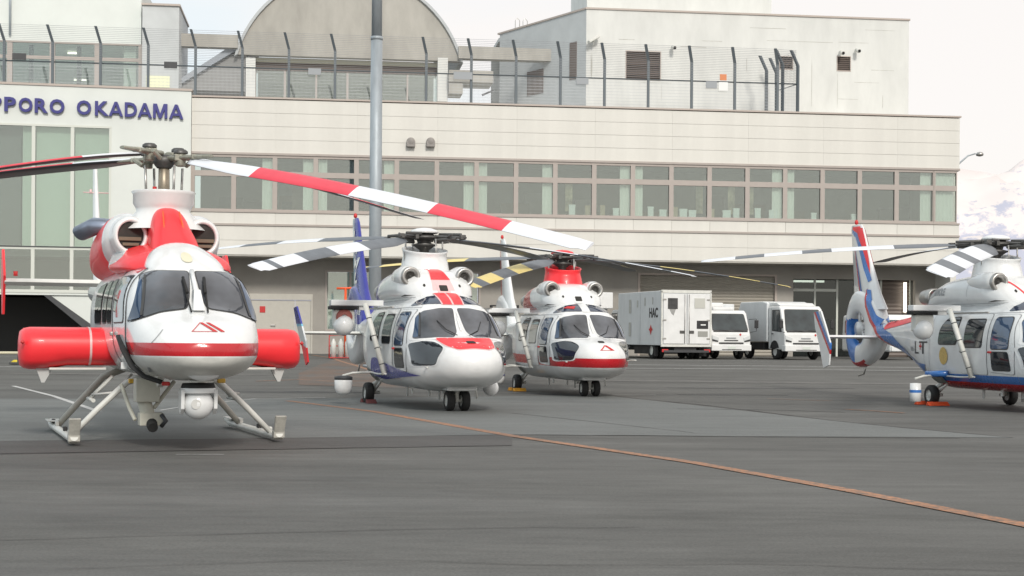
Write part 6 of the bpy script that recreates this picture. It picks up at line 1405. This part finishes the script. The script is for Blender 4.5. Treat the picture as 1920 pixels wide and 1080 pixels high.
# van behind the last helicopter
v = empty('parked_van', (P(1702, 650, 64.5).x, 64.5, gz(64.5)), R(15-90), 'white high roofed van with dark windows behind the right hand helicopter', 'van')
m = MB(); m.prism([(-4.4, .35), (0, .35), (.02, .75), (-.05, 1.0), (-.75, 1.75), (-1.0, 1.98), (-4.3, 1.98), (-4.42, 1.0)], -.85, .85); o = m.build('body', TW, v, bevel=.08); bb = bvh_of(o)
decal('windscreen', bb, rnd([(-.72, 1.12), (.72, 1.12), (.62, 1.74), (-.62, 1.74)], .08), 'front', WSG, o, .01, .2)
decal('side_window', bb, rnd([(-4.1, 1.15), (-.75, 1.15), (-1.1, 1.75), (-4.1, 1.75)], .08), 'right', WSG, o, .01, .3); decal('side_window', bb, rnd([(-4.1, 1.15), (-.75, 1.15), (-1.1, 1.75), (-4.1, 1.75)], .08), 'left', WSG, o, .01, .3)
for s in (-1, 1):
    wheel2(v, -.8, s*.76, .33, .2); wheel2(v, -3.4, s*.76, .33, .2)
    m = MB(); m.prism([(s*.5, .68), (s*.8, .72), (s*.8, .88), (s*.5, .82)], -.06, .03, 'x'); m.build('headlight', LGT, v, bevel=.01)
m = MB(); m.box((-.1, -.8, .38), (.06, .8, .6)); m.build('bumper', TW, v, bevel=.03); m = MB(); m.box((-.02, -.42, .72), (.03, .42, .8)); m.build('grille', CHAS, v)
# ------------------------------------------------------------------ wheel chocks
def chock(p, rz, m_, label, w=.5, two=True):
    r = empty('wheel_chock', p, rz, label, 'chock', 'wheel chocks')
    for s in ((-1, 1) if two else (1,)):
        m = MB(); m.prism([(s*.2, 0), (s*.36, 0), (s*.33, .03), (s*.24, .09)], -w/2, w/2); m.build('wedge', m_, r, bevel=.01)
    m = MB(); m.tube([(-.3, w/2, .02), (0, w/2+.05, .015), (.3, w/2, .02)], .012, 6); m.build('rope', m_, r)
def hp(x, d, psi, lx, ly): s, c = math.sin(R(psi)), math.cos(R(psi)); return (x+lx*s+ly*c, d-lx*c+ly*s, gz(d-lx*c+ly*s)+.004)
chock(hp(-1.86, 31.4, 18, -1.0, -.95), R(18-90), mat('dark red rubber', (.16, .05, .05), .7), 'dark red chocks at the right wheel of the blue finned helicopter', .22)
chock(hp(1.3, 39, 13.5, -1.0, -.95), R(13.5-90), mat('yellow chock paint', (.7, .33, .03), .6), 'yellow chocks at the wheel of the helicopter with the red collar', .35)
chock(hp(10.42, 32.2, 12, -1.0, -.95), R(12-90), mat('orange chock paint', (.8, .1, .03), .6), 'bright orange chocks at the wheel of the crested helicopter', .5)
# ------------------------------------------------------------------ clutter along the terminal wall
p = G(-60, 690); d = 52.0
q = P(18, 663, d); r = empty('barrier_pole', (q.x, d, gz(d)), .05, 'long cream barrier pole on low stands left of the red pod', 'barrier')
m = MB(); m.tube([(-6, 0, q.z-gz(d)), (.75, 0, q.z-gz(d)+.03)], .05, 10); m.build('pole', mat('cream pole paint', (.6, .57, .42), .5), r)
for x in (-5.5, .3): m = MB(); m.box((x-.03, -.03, 0), (x+.03, .03, q.z-gz(d)-.05)); m.cbox((x, 0, .04), (.5, .5, .06)); m.build('stand', DGREY, r)
q = G(31, 680); m = MB(); m.lathe([(0, .1), (.1, .1), (.22, .0), (0, 0)], (0, 0, 0), 'z', 16); o = m.build('yellow_weight', mat('yellow rubber', (.6, .47, .03), .6)); o.location = q; tag(o, 'small yellow rubber weight lying by the barrier pole stand', 'weight')
d = 58.0
q = P(634, 672, d); r = empty('cylinder_trolley', (q.x, d, gz(d)), .2, 'red trolley holding white gas cylinders in front of the taupe wall', 'trolley')
for x in (-.18, .1, .36): m = MB(); m.lathe([(0, .05), (.1, .05), (.1, .62), (.05, .72), (.03, .78), (0, .78)], (x, 0, 0), 'z', 14); m.build('gas_cylinder', OFFW, r)
m = MB(); m.tube([(-.34, .12, .05), (-.34, .12, .9), (.5, .12, .9), (.5, .12, .05)], .025, 8); m.tube([(-.34, .12, .5), (.5, .12, .5)], .02, 8); m.build('frame', REDS, r); m = MB(); m.box((-.36, -.14, .03), (.52, .2, .06)); m.build('base', REDS, r)
q = P(648, 541, 60); r = empty('orange_stand', (q.x, 60, gz(60)), .1, 'tall thin stand with an orange cross bar behind the white searchlight', 'stand')
m = MB(); m.tube([(0, 0, 0), (0, 0, q.z-gz(60))], .05, 8); m.build('post', ORGP, r); m = MB(); m.tube([(-.36, 0, q.z-gz(60)), (.36, 0, q.z-gz(60)+.02)], .045, 8); m.build('cross_bar', ORGP, r); m = MB(); m.cbox((0, 0, .03), (.6, .6, .06)); m.build('base', DGREY, r)
q = P(945, 672, 62); r = empty('storage_rack', (q.x, 62, gz(62)), R(7), 'black equipment rack half hidden behind the two middle helicopters', 'rack')
for x in (-.55, .55):
    for y in (-.25, .25): m = MB(); m.box((x-.03, y-.03, 0), (x+.03, y+.03, 2.2)); m.build('post', CHAS, r)
for z in (.4, .9, 1.4, 1.85, 2.15): m = MB(); m.box((-.58, -.28, z), (.58, .28, z+.05)); m.build('shelf', CHAS, r)
for x, z, w_, h_ in ((-.3, .45, .4, .35), (.2, .95, .5, .32), (-.25, 1.45, .5, .3), (.25, 1.9, .3, .18)): m = MB(); m.cbox((x, 0, z+h_/2), (w_, .4, h_)); o = m.build('crate', mat('dark plastic crate', (.06, .05, .05), .6, var=.2), r, bevel=.02)
